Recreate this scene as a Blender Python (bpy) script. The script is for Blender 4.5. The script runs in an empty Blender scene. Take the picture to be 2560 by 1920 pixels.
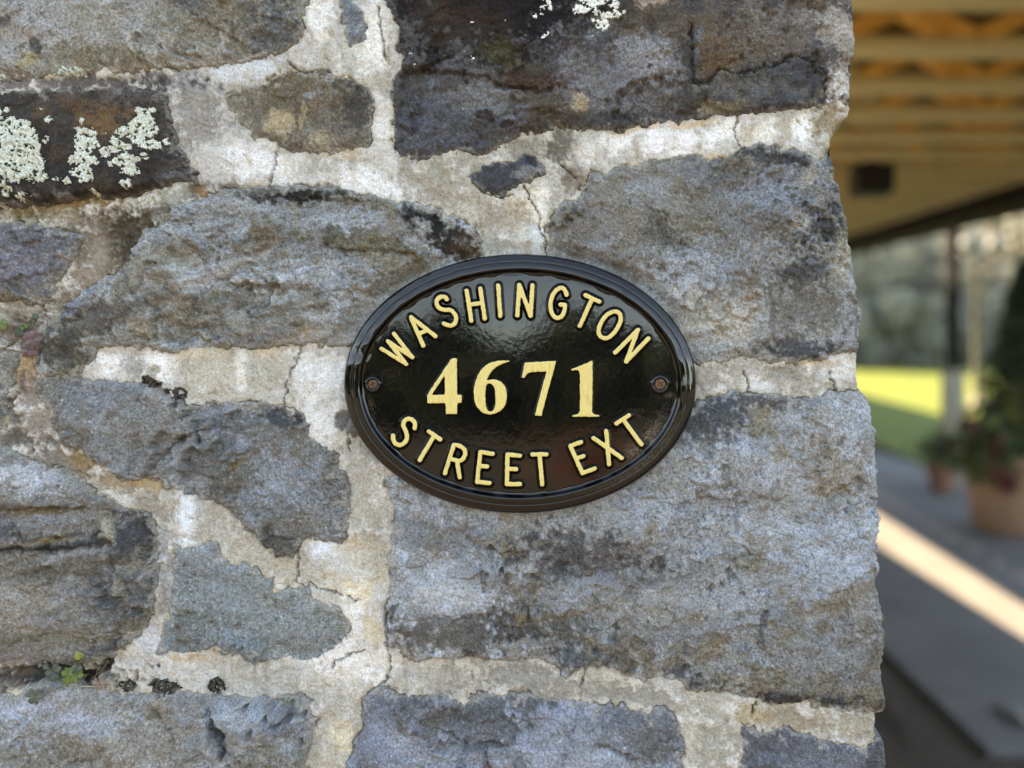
import bpy, math, random
import numpy as np
from mathutils import Vector

random.seed(7)
SC = bpy.context.scene
COL = SC.collection

# ------------------------------------------------------------------ camera
S = 0.0003            # metres per photograph pixel on the wall plane (y = 0)
DCAM = 0.55           # camera to wall
PPX, PPY = 1450.0, 890.0
XC = (PPX - 1280) * S
ZEYE = 1.5
FPX = DCAM / S        # focal length in photograph pixels
cam_data = bpy.data.cameras.new("camera")
cam = bpy.data.objects.new("camera", cam_data)
COL.objects.link(cam)
cam.location = (XC, -DCAM, ZEYE)
cam.rotation_euler = (math.radians(90), 0, 0)
cam_data.sensor_width = 36.0
cam_data.lens = FPX / 2560 * 36.0
cam_data.shift_x = -(PPX - 1280) / 2560
cam_data.shift_y = -(960 - PPY) / 2560
cam_data.clip_start = 0.02
cam_data.clip_end = 1500
cam_data.dof.use_dof = True
cam_data.dof.focus_distance = 0.545
cam_data.dof.aperture_fstop = 1.95
SC.camera = cam

# ------------------------------------------------------------------ world, sun, exposure
SUN_EL, SUN_AZ = 34.5, -65.0
world = bpy.data.worlds.new("World")
SC.world = world
world.use_nodes = True
wn = world.node_tree
sky = wn.nodes.new("ShaderNodeTexSky")
sky.sky_type = 'NISHITA'
sky.sun_disc = False
sky.sun_elevation = math.radians(SUN_EL)
sky.sun_rotation = math.radians(SUN_AZ)
sky.air_density = 1.0
sky.dust_density = 0.2
sky.altitude = 1200
sky.ozone_density = 1.0
wn.links.new(sky.outputs[0], wn.nodes["Background"].inputs[0])
wn.nodes["Background"].inputs[1].default_value = 0.10
sun_data = bpy.data.lights.new("sun", 'SUN')
sun_data.energy = 3.8
sun_data.angle = math.radians(0.5)
sun_data.color = (1.0, 0.94, 0.83)
sun = bpy.data.objects.new("sun", sun_data)
COL.objects.link(sun)
sdir = Vector((math.sin(math.radians(SUN_AZ)) * math.cos(math.radians(SUN_EL)),
               math.cos(math.radians(SUN_AZ)) * math.cos(math.radians(SUN_EL)),
               math.sin(math.radians(SUN_EL))))
sun.rotation_euler = sdir.to_track_quat('Z', 'Y').to_euler()
sun.location = (-8, 6, 12)
vs = SC.view_settings
vs.view_transform = 'Standard'
vs.look = 'None'
vs.gamma = 1.0
vs.use_curve_mapping = False
vs.exposure = 3.32
vs.use_white_balance = True
vs.white_balance_temperature = 9900
vs.white_balance_tint = 14

# ------------------------------------------------------------------ helpers
def lin(c):
    c = np.asarray(c, float) / 255.0
    return np.where(c <= 0.04045, c / 12.92, ((c + 0.055) / 1.055) ** 2.4)

def mk_mesh(name, verts, faces, mat=None, smooth=True, col=None, parent=None):
    """verts (n,3) world coordinates; faces (m,4) or (m,3) arrays or list of arrays"""
    verts = np.asarray(verts, np.float32)
    q_ = parent
    while q_ is not None:
        verts = verts - np.array(q_.location, np.float32)
        q_ = q_.parent
    if not isinstance(faces, (list, tuple)):
        faces = [faces]
    faces = [np.asarray(f, np.int32) for f in faces if len(f)]
    me = bpy.data.meshes.new(name)
    me.vertices.add(len(verts))
    me.vertices.foreach_set("co", verts.ravel())
    nl = sum(f.size for f in faces)
    npoly = sum(len(f) for f in faces)
    me.loops.add(nl)
    me.polygons.add(npoly)
    me.loops.foreach_set("vertex_index", np.concatenate([f.ravel() for f in faces]))
    tot = np.concatenate([np.full(len(f), f.shape[1], np.int32) for f in faces])
    st = np.concatenate([[0], np.cumsum(tot)[:-1]]).astype(np.int32)
    me.polygons.foreach_set("loop_start", st)
    try:
        me.polygons.foreach_set("loop_total", tot)
    except Exception:
        pass
    me.polygons.foreach_set("use_smooth", np.full(npoly, smooth, bool))
    if col is not None:
        at = me.color_attributes.new("col", 'FLOAT_COLOR', 'POINT')
        c4 = np.ones((len(verts), 4), np.float32)
        c4[:, :3] = col
        at.data.foreach_set("color", c4.ravel())
    me.update(calc_edges=True)
    me.validate()
    if mat is not None:
        me.materials.append(mat)
    ob = bpy.data.objects.new(name, me)
    COL.objects.link(ob)
    if parent is not None:
        ob.parent = parent
    return ob

def thing(name, loc, label, cat, group=None):
    o = bpy.data.objects.new(name, None)
    COL.objects.link(o)
    o.location = loc
    o.empty_display_size = 0.05
    o["label"] = label
    o["category"] = cat
    if group:
        o["group"] = group
    return o

def tag(o, label, cat, group=None):
    o["label"] = label
    o["category"] = cat
    if group:
        o["group"] = group
    return o

class MB:
    """collects simple shapes in world coordinates"""
    def __init__(self):
        self.v, self.q, self.t = [], [], []
    def add(self, v, q=(), t=()):
        b = len(self.v)
        self.v += [tuple(p) for p in v]
        self.q += [tuple(i + b for i in f) for f in q]
        self.t += [tuple(i + b for i in f) for f in t]
    def box(self, c, s, rot=None, bev=0.0):
        hx, hy, hz = s[0] / 2, s[1] / 2, s[2] / 2
        if bev <= 0:
            pts = [(x, y, z) for z in (-hz, hz) for y in (-hy, hy) for x in (-hx, hx)]
            q = [(0, 2, 3, 1), (4, 5, 7, 6), (0, 1, 5, 4), (2, 6, 7, 3), (0, 4, 6, 2), (1, 3, 7, 5)]
            t = []
        else:
            b = min(bev, hx * .9, hy * .9, hz * .9)
            pts, idx = [], {}
            for sx in (-1, 1):
                for sy in (-1, 1):
                    for sz in (-1, 1):
                        for k in range(3):
                            p = [sx * (hx - b), sy * (hy - b), sz * (hz - b)]
                            p[k] = (sx * hx, sy * hy, sz * hz)[k]
                            idx[(sx, sy, sz, k)] = len(pts)
                            pts.append(tuple(p))
            q, t = [], []
            for k in range(3):
                a, bb = [i for i in range(3) if i != k]
                for s1 in (-1, 1):
                    loop = []
                    for (u, w) in ((-1, -1), (1, -1), (1, 1), (-1, 1)):
                        g = [0, 0, 0]
                        g[k] = s1; g[a] = u; g[bb] = w
                        loop.append(idx[(g[0], g[1], g[2], k)])
                    q.append(tuple(loop))
            for k in range(3):
                a, bb = [i for i in range(3) if i != k]
                for u in (-1, 1):
                    for w in (-1, 1):
                        g0 = [0, 0, 0]; g1 = [0, 0, 0]
                        g0[k] = -1; g1[k] = 1
                        g0[a] = g1[a] = u; g0[bb] = g1[bb] = w
                        q.append((idx[(*g0, a)], idx[(*g1, a)], idx[(*g1, bb)], idx[(*g0, bb)]))
            for sx in (-1, 1):
                for sy in (-1, 1):
                    for sz in (-1, 1):
                        t.append(tuple(idx[(sx, sy, sz, k)] for k in range(3)))
        if rot is not None:
            pts = [tuple(rot @ Vector(p)) for p in pts]
        self.add([(p[0] + c[0], p[1] + c[1], p[2] + c[2]) for p in pts], q, t)
    def bar(self, a, b, w, h, up=(0, 0, 1), bev=0.0):
        a, b = Vector(a), Vector(b)
        d = (b - a)
        L = d.length
        d.normalize()
        u = Vector(up)
        side = d.cross(u).normalized()
        u2 = side.cross(d)
        from mathutils import Matrix
        R = Matrix((d, side, u2)).transposed()
        self.box((a + b) / 2, (L, w, h), R, bev)
    def tube(self, pts, rad, n=8, cap=True):
        pts = [Vector(p) for p in pts]
        if not hasattr(rad, '__len__'):
            rad = [rad] * len(pts)
        ring = []
        ref = Vector((0.3, 0.2, 0.93)).normalized()
        v, q = [], []
        for i, p in enumerate(pts):
            d = (pts[min(i + 1, len(pts) - 1)] - pts[max(i - 1, 0)])
            d.normalize()
            s = d.cross(ref)
            if s.length < 1e-3:
                s = d.cross(Vector((1, 0, 0)))
            s.normalize()
            u = s.cross(d)
            for k in range(n):
                a = 2 * math.pi * k / n
                v.append(p + (s * math.cos(a) + u * math.sin(a)) * rad[i])
        for i in range(len(pts) - 1):
            for k in range(n):
                q.append((i * n + k, i * n + (k + 1) % n, (i + 1) * n + (k + 1) % n, (i + 1) * n + k))
        t = []
        if cap:
            v.append(pts[0]); v.append(pts[-1])
            c0, c1 = len(v) - 2, len(v) - 1
            m = (len(pts) - 1) * n
            for k in range(n):
                t.append((c0, (k + 1) % n, k))
                t.append((c1, m + k, m + (k + 1) % n))
        self.add(v, q, t)
    def lathe(self, c, prof, n=32, axis='z'):
        """prof: list of (radius, height)"""
        v, q = [], []
        for (r, h) in prof:
            for k in range(n):
                a = 2 * math.pi * k / n
                if axis == 'z':
                    v.append((c[0] + r * math.cos(a), c[1] + r * math.sin(a), c[2] + h))
                else:      # axis -y (towards the camera)
                    v.append((c[0] + r * math.cos(a), c[1] - h, c[2] + r * math.sin(a)))
        for i in range(len(prof) - 1):
            for k in range(n):
                q.append((i * n + k, i * n + (k + 1) % n, (i + 1) * n + (k + 1) % n, (i + 1) * n + k))
        self.add(v, q)
    def build(self, name, mat, parent=None, smooth=False):
        f = []
        if self.q:
            f.append(np.array(self.q, np.int32))
        if self.t:
            f.append(np.array(self.t, np.int32))
        ob = mk_mesh(name, np.array(self.v, np.float32), f, mat, smooth, None, parent)
        return ob

# ------------------------------------------------------------------ materials
def newmat(name):
    m = bpy.data.materials.new(name)
    m.use_nodes = True
    nt = m.node_tree
    return m, nt, nt.nodes["Principled BSDF"]

def N(nt, kind, **kw):
    n = nt.nodes.new(kind)
    for k, v in kw.items():
        if k in n.inputs.keys() if hasattr(n.inputs, 'keys') else False:
            n.inputs[k].default_value = v
        else:
            setattr(n, k, v)
    return n

def noise(nt, vec, scale, detail=3.0, rough=0.55, dist=0.0):
    n = nt.nodes.new("ShaderNodeTexNoise")
    n.inputs["Scale"].default_value = scale
    n.inputs["Detail"].default_value = detail
    n.inputs["Roughness"].default_value = rough
    n.inputs["Distortion"].default_value = dist
    nt.links.new(vec, n.inputs["Vector"])
    return n.outputs["Fac"]

def ramp(nt, fac, stops):
    r = nt.nodes.new("ShaderNodeValToRGB")
    el = r.color_ramp.elements
    while len(el) < len(stops):
        el.new(0.5)
    for e, (p, c) in zip(el, stops):
        e.position = p
        e.color = (c[0], c[1], c[2], 1) if hasattr(c, '__len__') else (c, c, c, 1)
    nt.links.new(fac, r.inputs[0])
    return r.outputs[0]

def mix(nt, a, b, fac, mode='MIX'):
    m = nt.nodes.new("ShaderNodeMix")
    m.data_type = 'RGBA'
    m.blend_type = mode
    for sock, val in ((m.inputs[6], a), (m.inputs[7], b)):
        if isinstance(val, bpy.types.NodeSocket):
            nt.links.new(val, sock)
        else:
            sock.default_value = (val[0], val[1], val[2], 1)
    if isinstance(fac, bpy.types.NodeSocket):
        nt.links.new(fac, m.inputs[0])
    else:
        m.inputs[0].default_value = fac
    return m.outputs[2]

def bump(nt, height, strength, dist, base=None):
    b = nt.nodes.new("ShaderNodeBump")
    b.inputs["Strength"].default_value = strength
    b.inputs["Distance"].default_value = dist
    nt.links.new(height, b.inputs["Height"])
    if base is not None:
        nt.links.new(base, b.inputs["Normal"])
    return b.outputs[0]

def pos(nt):
    return nt.nodes.new("ShaderNodeNewGeometry").outputs["Position"]

def rock_material(name, grain, lo, hi, bstr, rough=0.85, pepper=0.0):
    """colour attribute (mineral tint of the piece) broken up by fine grain noise"""
    m, nt, bs = newmat(name)
    at = nt.nodes.new("ShaderNodeAttribute")
    at.attribute_name = "col"
    p = pos(nt)
    g1 = noise(nt, p, grain, 2.0, 0.6)
    c1 = ramp(nt, g1, [(0.36, lo), (0.5, 1.0), (0.64, hi)])
    c = mix(nt, at.outputs["Color"], c1, 1.0, 'MULTIPLY')
    g2 = noise(nt, p, grain * 2.3, 1.0, 0.5)
    c2 = ramp(nt, g2, [(0.3, 0.84), (0.7, 1.16)])
    c = mix(nt, c, c2, 1.0, 'MULTIPLY')
    if pepper:
        # dark mineral flecks, denser in some zones than in others
        zone = ramp(nt, noise(nt, p, 9.0, 3, .6), [(.35, 0.0), (.62, 1.0)])
        fl_ = ramp(nt, noise(nt, p, 330.0, 2.5, .75), [(.56, 0.0), (.64, pepper)])
        fl_ = mix(nt, (0, 0, 0), fl_, zone)
        c = mix(nt, c, (.012, .013, .015), fl_)
    nt.links.new(c, bs.inputs["Base Color"])
    bs.inputs["Roughness"].default_value = rough
    bs.inputs["Specular IOR Level"].default_value = 0.25
    g3 = noise(nt, p, grain * 0.8, 5.0, 0.65)
    nt.links.new(bump(nt, g3, bstr, 0.002), bs.inputs["Normal"])
    return m

def plain(name, rgb, rough=0.6, metal=0.0, var=0.25, scale=30.0, bstr=0.15, bdist=0.002, spec=0.4):
    m, nt, bs = newmat(name)
    p = pos(nt)
    f = noise(nt, p, scale, 4.0, 0.6)
    c = ramp(nt, f, [(0.25, [x * (1 - var) for x in rgb]), (0.75, [x * (1 + var) for x in rgb])])
    nt.links.new(c, bs.inputs["Base Color"])
    bs.inputs["Roughness"].default_value = rough
    bs.inputs["Metallic"].default_value = metal
    bs.inputs["Specular IOR Level"].default_value = spec
    nt.links.new(bump(nt, f, bstr, bdist), bs.inputs["Normal"])
    return m

M_STONE = rock_material("fieldstone", 640.0, 0.70, 1.27, 0.42, 0.85, 0.5)
M_MORTAR = rock_material("lime_mortar", 900.0, 0.80, 1.15, 0.35, 0.9)
M_LICHEN = rock_material("lichen_crust", 900.0, 0.82, 1.10, 0.6, 0.95)
M_MOSS = rock_material("dry_moss", 900.0, 0.6, 1.6, 0.9, 0.95)

# ------------------------------------------------------------------ wall grid and noise fields
STEP = 3.0
GX0, GX1, GY0, GY1 = -240.0, 2262.0, -219.0, 2139.0
xs = np.arange(GX0, GX1 + .1, STEP)
ys = np.arange(GY0, GY1 + .1, STEP)
PX, PY = np.meshgrid(xs, ys)
NYg, NXg = PX.shape

def fld(seed, lam, p=2.5, stretch=1.0, ang=0.0, shape=None, step=STEP):
    """random field of unit variance, correlation length lam (px), power-law roll-off p,
    drawn out by 'stretch' along direction ang (degrees, image axes)"""
    ny, nx = (NYg, NXg) if shape is None else shape
    rng = np.random.default_rng(seed)
    w = np.fft.rfft2(rng.standard_normal((ny, nx)))
    ky = np.fft.fftfreq(ny, step)[:, None]
    kx = np.fft.rfftfreq(nx, step)[None, :]
    a = math.radians(ang)
    ku = kx * math.cos(a) + ky * math.sin(a)
    kv = -kx * math.sin(a) + ky * math.cos(a)
    k2 = (ku * stretch) ** 2 + kv ** 2
    f = (1 + k2 * (lam) ** 2 * 4) ** (-p / 2)
    f = f * (1 - np.exp(-k2 * (lam * 2.5) ** 2 * 4))
    r = np.fft.irfft2(w * f, s=(ny, nx))
    r -= r.mean()
    return r / r.std()

def sstep(a, b, x):
    t = np.clip((x - a) / (b - a), 0, 1)
    return t * t * (3 - 2 * t)

WX = 3.2 * fld(1, 26) + 1.6 * fld(2, 7)
WY = 3.2 * fld(3, 26) + 1.6 * fld(4, 7)
F120 = fld(11, 110, 3.0)
F120b = fld(12, 110, 3.0)
F40 = fld(13, 40, 2.6)
F40b = fld(14, 40, 2.6)
F14 = fld(15, 14, 2.4)
F14b = fld(16, 14, 2.4)
F6 = fld(17, 5, 2.0)
F6b = fld(18, 5, 2.0)
FLAY = fld(19, 34, 2.8, 4.0, -8)
FLAY2 = fld(20, 12, 2.2, 5.0, -14)
FVERT = fld(21, 16, 2.2, 5.0, 88)
FPIT = fld(22, 9, 2.6)
F2 = np.random.default_rng(23).standard_normal(PX.shape)

def poly_sdf(pts, X, Y):
    """signed distance, positive inside"""
    pts = np.asarray(pts, float)
    d2 = np.full(X.shape, 1e12)
    inside = np.zeros(X.shape, bool)
    n = len(pts)
    for i in range(n):
        ax, ay = pts[i]
        bx, by = pts[(i + 1) % n]
        ex, ey = bx - ax, by - ay
        wx, wy = X - ax, Y - ay
        t = np.clip((wx * ex + wy * ey) / (ex * ex + ey * ey + 1e-9), 0, 1)
        dx, dy = wx - ex * t, wy - ey * t
        d2 = np.minimum(d2, dx * dx + dy * dy)
        cond = ((ay > Y) != (by > Y)) & (X < ex * (Y - ay) / (ey + (1e-9 if ey == 0 else 0)) + ax)
        inside ^= cond
    d = np.sqrt(d2)
    return np.where(inside, d, -d)

def line_dist(pts, X, Y):
    """distance to an open polyline and signed side (positive = left of travel in image axes)"""
    pts = np.asarray(pts, float)
    d2 = np.full(X.shape, 1e12)
    side = np.zeros(X.shape)
    for i in range(len(pts) - 1):
        ax, ay = pts[i]
        bx, by = pts[i + 1]
        ex, ey = bx - ax, by - ay
        wx, wy = X - ax, Y - ay
        t = np.clip((wx * ex + wy * ey) / (ex * ex + ey * ey + 1e-9), 0, 1)
        dx, dy = wx - ex * t, wy - ey * t
        q = dx * dx + dy * dy
        s = ex * wy - ey * wx
        m = q < d2
        d2 = np.where(m, q, d2)
        side = np.where(m, s, side)
    return np.sqrt(d2), -np.sign(side)

def facets(seed, cell, tilt, stepmm, blend, stretch=1.35, ang=-10):
    """cleft rock face: jittered cells, each a tilted plane; returns height (mm) and a tone per cell"""
    r = np.random.default_rng(seed)
    a = math.radians(ang)
    X = PX + 1.3 * cell * .12 * F40 + 2.2 * F14 + .8 * F6
    Y = PY + 1.3 * cell * .12 * F40b + 2.2 * F14b + .8 * F6b
    U = (X * math.cos(a) + Y * math.sin(a)) / (cell * stretch)
    Vv = (-X * math.sin(a) + Y * math.cos(a)) / cell
    U = U - U.min() + 2
    Vv = Vv - Vv.min() + 2
    nu, nv = int(U.max()) + 4, int(Vv.max()) + 4
    jx, jy = r.uniform(.1, .9, (nv, nu)), r.uniform(.1, .9, (nv, nu))
    tx, ty = r.normal(0, tilt, (nv, nu)), r.normal(0, tilt, (nv, nu))
    st, tn = r.normal(0, stepmm, (nv, nu)), r.normal(0, 1, (nv, nu))
    iu, iv = U.astype(int), Vv.astype(int)
    D = []
    H = []
    T = []
    for du in (-1, 0, 1):
        for dv in (-1, 0, 1):
            cu, cv = iu + du, iv + dv
            ex, ey = U - cu - jx[cv, cu], Vv - cv - jy[cv, cu]
            D.append(np.hypot(ex * stretch, ey) * cell)
            H.append((ex * stretch * tx[cv, cu] + ey * ty[cv, cu]) * cell * S * 1000 + st[cv, cu])
            T.append(tn[cv, cu])
    D, H, T = np.array(D), np.array(H), np.array(T)
    w = np.exp(-(D - D.min(0)) / blend)
    w /= w.sum(0)
    return (H * w).sum(0), (T * w).sum(0)

FC1, FT1 = facets(201, 240, .050, .40, 7.0)
FC2, FT2 = facets(202, 110, .045, .18, 5.0)
FC3, FT3 = facets(203, 34, .07, .12, 2.2)

# right-hand silhouette of the pillar (photograph px)
SIL = [(-300, 2118), (-60, 2122), (0, 2126), (25, 2131), (95, 2135), (158, 2131), (222, 2129), (258, 2127), (266, 2129), (288, 2124),
       (316, 2094), (342, 2082), (369, 2075), (405, 2082), (443, 2083), (468, 2097), (506, 2108), (554, 2120),
       (602, 2123), (640, 2135), (678, 2140), (728, 2140), (754, 2146), (782, 2156), (830, 2153), (871, 2148),
       (910, 2146), (950, 2148), (972, 2153), (986, 2164), (1015, 2177), (1062, 2181), (1126, 2191), (1189, 2195),
       (1268, 2196), (1316, 2199), (1330, 2199), (1345, 2193), (1395, 2199), (1420, 2207), (1440, 2200), (1465, 2189), (1512, 2199), (1534, 2210),
       (1560, 2205), (1591, 2211), (1642, 2211), (1680, 2207), (1718, 2211), (1765, 2222), (1784, 2218), (1790, 2196),
       (1829, 2196), (1854, 2211), (1889, 2219), (1930, 2220), (2000, 2226), (2200, 2230)]
sy_ = np.array([p[0] for p in SIL], float)
sx_ = np.array([p[1] for p in SIL], float)
rngs = np.random.default_rng(5)
yf = np.arange(-300, 2201, 3.0)
rough_edge = np.convolve(rngs.standard_normal(len(yf)), np.exp(-np.linspace(-2, 2, 7) ** 2), 'same') * 0.9
SILX = np.interp(PY, yf, np.interp(yf, sy_, sx_) + rough_edge)
SD = SILX - PX              # positive inside the pillar

# ------------------------------------------------------------------ the stones: outlines in photograph px, tint, relief
E_ = 420   # how far edge stones run beyond the frame
STONES = {
 'tl': dict(p=[(-300,-300),(780,-300),(766,-100),(762,0),(758,60),(757,92),(730,111),(695,128),(649,141),(585,160),(530,163),(475,165),(396,172),(285,178),(200,180),(140,188),(0,192),(-300,200)],
    c=(142,139,131), proud=1.5, bulge=4, r1=1.2, lay=0.2, blue=.35, brown=.5),
 'lich': dict(p=[(-300,240),(0,234),(63,228),(190,225),(316,218),(380,222),(408,234),(415,269),(430,316),(443,364),(468,396),(487,424),(496,452),(443,452),(396,475),(348,491),(253,494),(158,506),(0,522),(-300,530)],
    c=(62,55,49), proud=2.5, bulge=3.5, r1=1.2, lay=.5, blue=.2, brown=.6),
 'smalltop': dict(p=[(560,242),(590,222),(617,218),(665,203),(679,190),(733,177),(822,184),(879,199),(917,218),(929,241),(926,279),(920,317),(926,348),(913,367),(869,370),(841,382),(800,378),(758,377),(704,364),(663,351),(632,348),(618,322),(600,300),(575,270)],
    c=(116,108,96), proud=.3, bulge=1.5, r1=1.0, lay=.3, blue=.3, brown=.6),
 'sliver': dict(p=[(845,-300),(868,-300),(878,0),(904,38),(914,70),(920,98),(894,108),(869,117),(862,85),(859,63),(855,25),(850,0)],
    c=(118,126,131), proud=.2, bulge=.8, r1=.6, lay=.3, blue=.5, brown=.2),
 'tr': dict(p=[(955,-300),(958,-60),(964,0),(976,32),(989,63),(996,111),(1011,142),(1002,165),(980,215),(977,240),(986,285),(984,316),(983,364),(1005,399),(1049,396),(1106,386),(1154,375),(1195,384),(1233,375),(1273,351),(1304,332),(1371,329),(1390,316),(1434,326),(1501,320),(1526,329),(1564,326),(1596,310),(1643,301),(1684,301),(1690,310),(1738,297),(1795,283),(1842,288),(1874,288),(1907,278),(1955,278),(1996,269),(2050,263),(2066,253),(2126,262),(2220,262),(2220,-300)],
    c=(76,72,70), proud=2.0, bulge=3.5, r1=1.6, lay=.6, blue=.35, brown=.5),
 'diamond': dict(p=[(1167,437),(1190,424),(1217,415),(1279,400),(1333,392),(1371,413),(1358,434),(1295,465),(1247,489),(1219,480),(1190,465)],
    c=(64,66,68), proud=-.4, bulge=.8, r1=.8, lay=.2, blue=.4, brown=.2),
 'rt': dict(p=[(1478,434),(1516,430),(1548,415),(1611,402),(1690,392),(1744,383),(1766,396),(1830,392),(1861,373),(1898,354),(1930,370),(1955,377),(1987,367),(2018,383),(2047,402),(2062,394),(2072,366),(2240,380),(2240,884),(2145,882),(2107,884),(2066,896),(1987,906),(1923,903),(1892,903),(1860,891),(1849,896),(1801,906),(1738,904),(1500,905),(1400,760),(1371,637),(1368,602),(1357,560),(1377,554),(1390,529),(1406,501),(1450,491),(1453,468),(1469,456)],
    c=(128,126,121), proud=.8, bulge=3.5, r1=1.8, lay=.25, blue=.6, brown=.5, pits=1.4),
 'midleft': dict(p=[(519,497),(545,478),(601,469),(641,463),(679,468),(742,464),(822,464),(869,475),(901,491),(964,497),(1005,504),(1043,510),(1090,523),(1138,542),(1182,558),(1192,583),(1201,599),(1208,640),(1200,862),(875,865),(796,863),(755,858),(727,858),(673,871),(570,868),(475,871),(427,877),(380,874),(340,872),(323,868),(240,868),(228,893),(203,921),(203,944),(152,939),(101,940),(85,909),(92,861),(95,827),(120,804),(158,776),(206,735),(253,700),(297,684),(316,671),(348,618),(364,592),(396,561),(427,539),(459,513)],
    c=(140,140,136), proud=2.0, bulge=7, r1=1.6, lay=.8, blue=.8, brown=.8),
 'leftsmall': dict(p=[(-300,565),(0,561),(41,556),(95,567),(142,572),(177,580),(203,592),(193,621),(171,656),(155,690),(139,728),(127,754),(95,760),(47,754),(0,749),(-300,745)],
    c=(113,111,114), proud=1.0, bulge=3.5, r1=1.0, lay=.2, blue=.35, brown=.3),
 'leftedge': dict(p=[(-300,880),(0,877),(47,880),(41,899),(26,930),(19,956),(15,1015),(6,1072),(-10,1088),(-300,1090)],
    c=(124,121,114), proud=.6, bulge=1.5, r1=.8, lay=.2, blue=.3, brown=.4),
 'midmid': dict(p=[(79,967),(85,955),(101,945),(142,941),(203,944),(269,952),(354,961),(405,971),(432,990),(459,1009),(481,1012),(538,1007),(585,1005),(650,1009),(704,1018),(752,1037),(774,1062),(777,1088),(806,1119),(837,1138),(853,1173),(866,1199),(875,1237),(874,1284),(872,1322),(850,1354),(822,1354),(765,1347),(749,1373),(727,1392),(695,1390),(665,1369),(647,1347),(617,1325),(600,1300),(585,1274),(540,1262),(494,1246),(443,1227),(411,1214),(389,1198),(301,1198),(269,1170),(206,1129),(149,1110),(136,1072),(127,1031),(101,996)],
    c=(120,120,118), proud=1.2, bulge=5, r1=1.2, lay=.4, blue=.6, brown=.6),
 'leftlow': dict(p=[(-300,1120),(0,1119),(32,1122),(79,1154),(117,1170),(158,1170),(222,1217),(269,1252),(316,1271),(373,1293),(380,1312),(390,1347),(391,1427),(384,1506),(358,1572),(326,1610),(301,1629),(278,1645),(190,1658),(95,1658),(0,1664),(-300,1665)],
    c=(118,114,108), proud=3.0, bulge=8, r1=1.8, lay=.55, blue=.4, brown=.55, pits=.3),
 'midlow': dict(p=[(430,1360),(459,1368),(494,1366),(522,1354),(544,1357),(554,1388),(582,1414),(611,1398),(649,1439),(685,1452),(679,1487),(710,1476),(736,1468),(771,1471),(777,1499),(815,1512),(853,1522),(866,1545),(872,1572),(847,1604),(822,1629),(806,1645),(742,1651),(685,1645),(638,1664),(601,1639),(579,1636),(532,1620),(494,1629),(386,1632),(402,1585),(418,1547),(427,1490),(432,1427)],
    c=(128,134,134), proud=.2, bulge=1.5, r1=.8, lay=.2, blue=.35, brown=.3),
 'botleft': dict(p=[(-300,1745),(0,1740),(95,1715),(190,1712),(285,1731),(316,1734),(396,1731),(459,1721),(522,1740),(585,1743),(695,1746),(758,1740),(777,1759),(782,1822),(774,1863),(768,1908),(766,1960),(740,2100),(735,2200),(-300,2200)],
    c=(135,133,129), proud=1.6, bulge=5, r1=1.6, lay=.6, blue=.7, brown=.7),
 'botmid': dict(p=[(942,1718),(980,1730),(1043,1743),(1106,1743),(1157,1759),(1195,1737),(1249,1737),(1263,1737),(1358,1743),(1447,1753),(1469,1772),(1532,1762),(1589,1775),(1624,1787),(1643,1765),(1668,1775),(1694,1800),(1697,1832),(1710,1863),(1703,1901),(1704,1960),(1690,2200),(850,2200),(862,1960),(866,1908),(885,1892),(885,1857),(912,1819),(904,1797),(907,1765),(917,1734)],
    c=(117,120,126), proud=1.2, bulge=4, r1=1.4, lay=.3, blue=.8, brown=.4),
 'botright': dict(p=[(1849,1813),(1892,1819),(1917,1838),(1945,1825),(2002,1832),(2050,1848),(2113,1867),(2161,1870),(2195,1851),(2195,1829),(2260,1830),(2260,2200),(1850,2200),(1850,1960),(1852,1895),(1858,1844)],
    c=(100,102,109), proud=.5, bulge=1.5, r1=1.0, lay=.2, blue=.7, brown=.2),
 'rtbig': dict(p=[(964,1195),(964,1221),(983,1268),(986,1300),(977,1331),(973,1395),(973,1458),(969,1522),(964,1572),(970,1613),(992,1610),(1011,1639),(1043,1651),(1106,1645),(1185,1636),(1249,1653),(1304,1645),(1365,1658),(1396,1674),(1418,1689),(1453,1667),(1494,1661),(1542,1674),(1558,1689),(1602,1699),(1659,1696),(1706,1712),(1732,1727),(1801,1727),(1855,1731),(1890,1750),(1917,1762),(1987,1756),(2050,1769),(2145,1778),(2195,1789),(2260,1786),(2260,975),(2154,975),(2091,980),(2044,994),(1987,994),(1898,983),(1849,977),(1795,986),(1738,1009),(1500,1000),(1300,1100),(1050,1150)],
    c=(137,137,135), proud=1.2, bulge=4, r1=1.8, lay=.2, blue=.9, brown=.8),
 'tiny': dict(p=[(834,1030),(900,1020),(960,1080),(900,1086),(872,1088),(850,1075),(834,1056)],
    c=(112,110,104), proud=-.3, bulge=.6, r1=.6, lay=.2, blue=.3, brown=.3),
}

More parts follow.
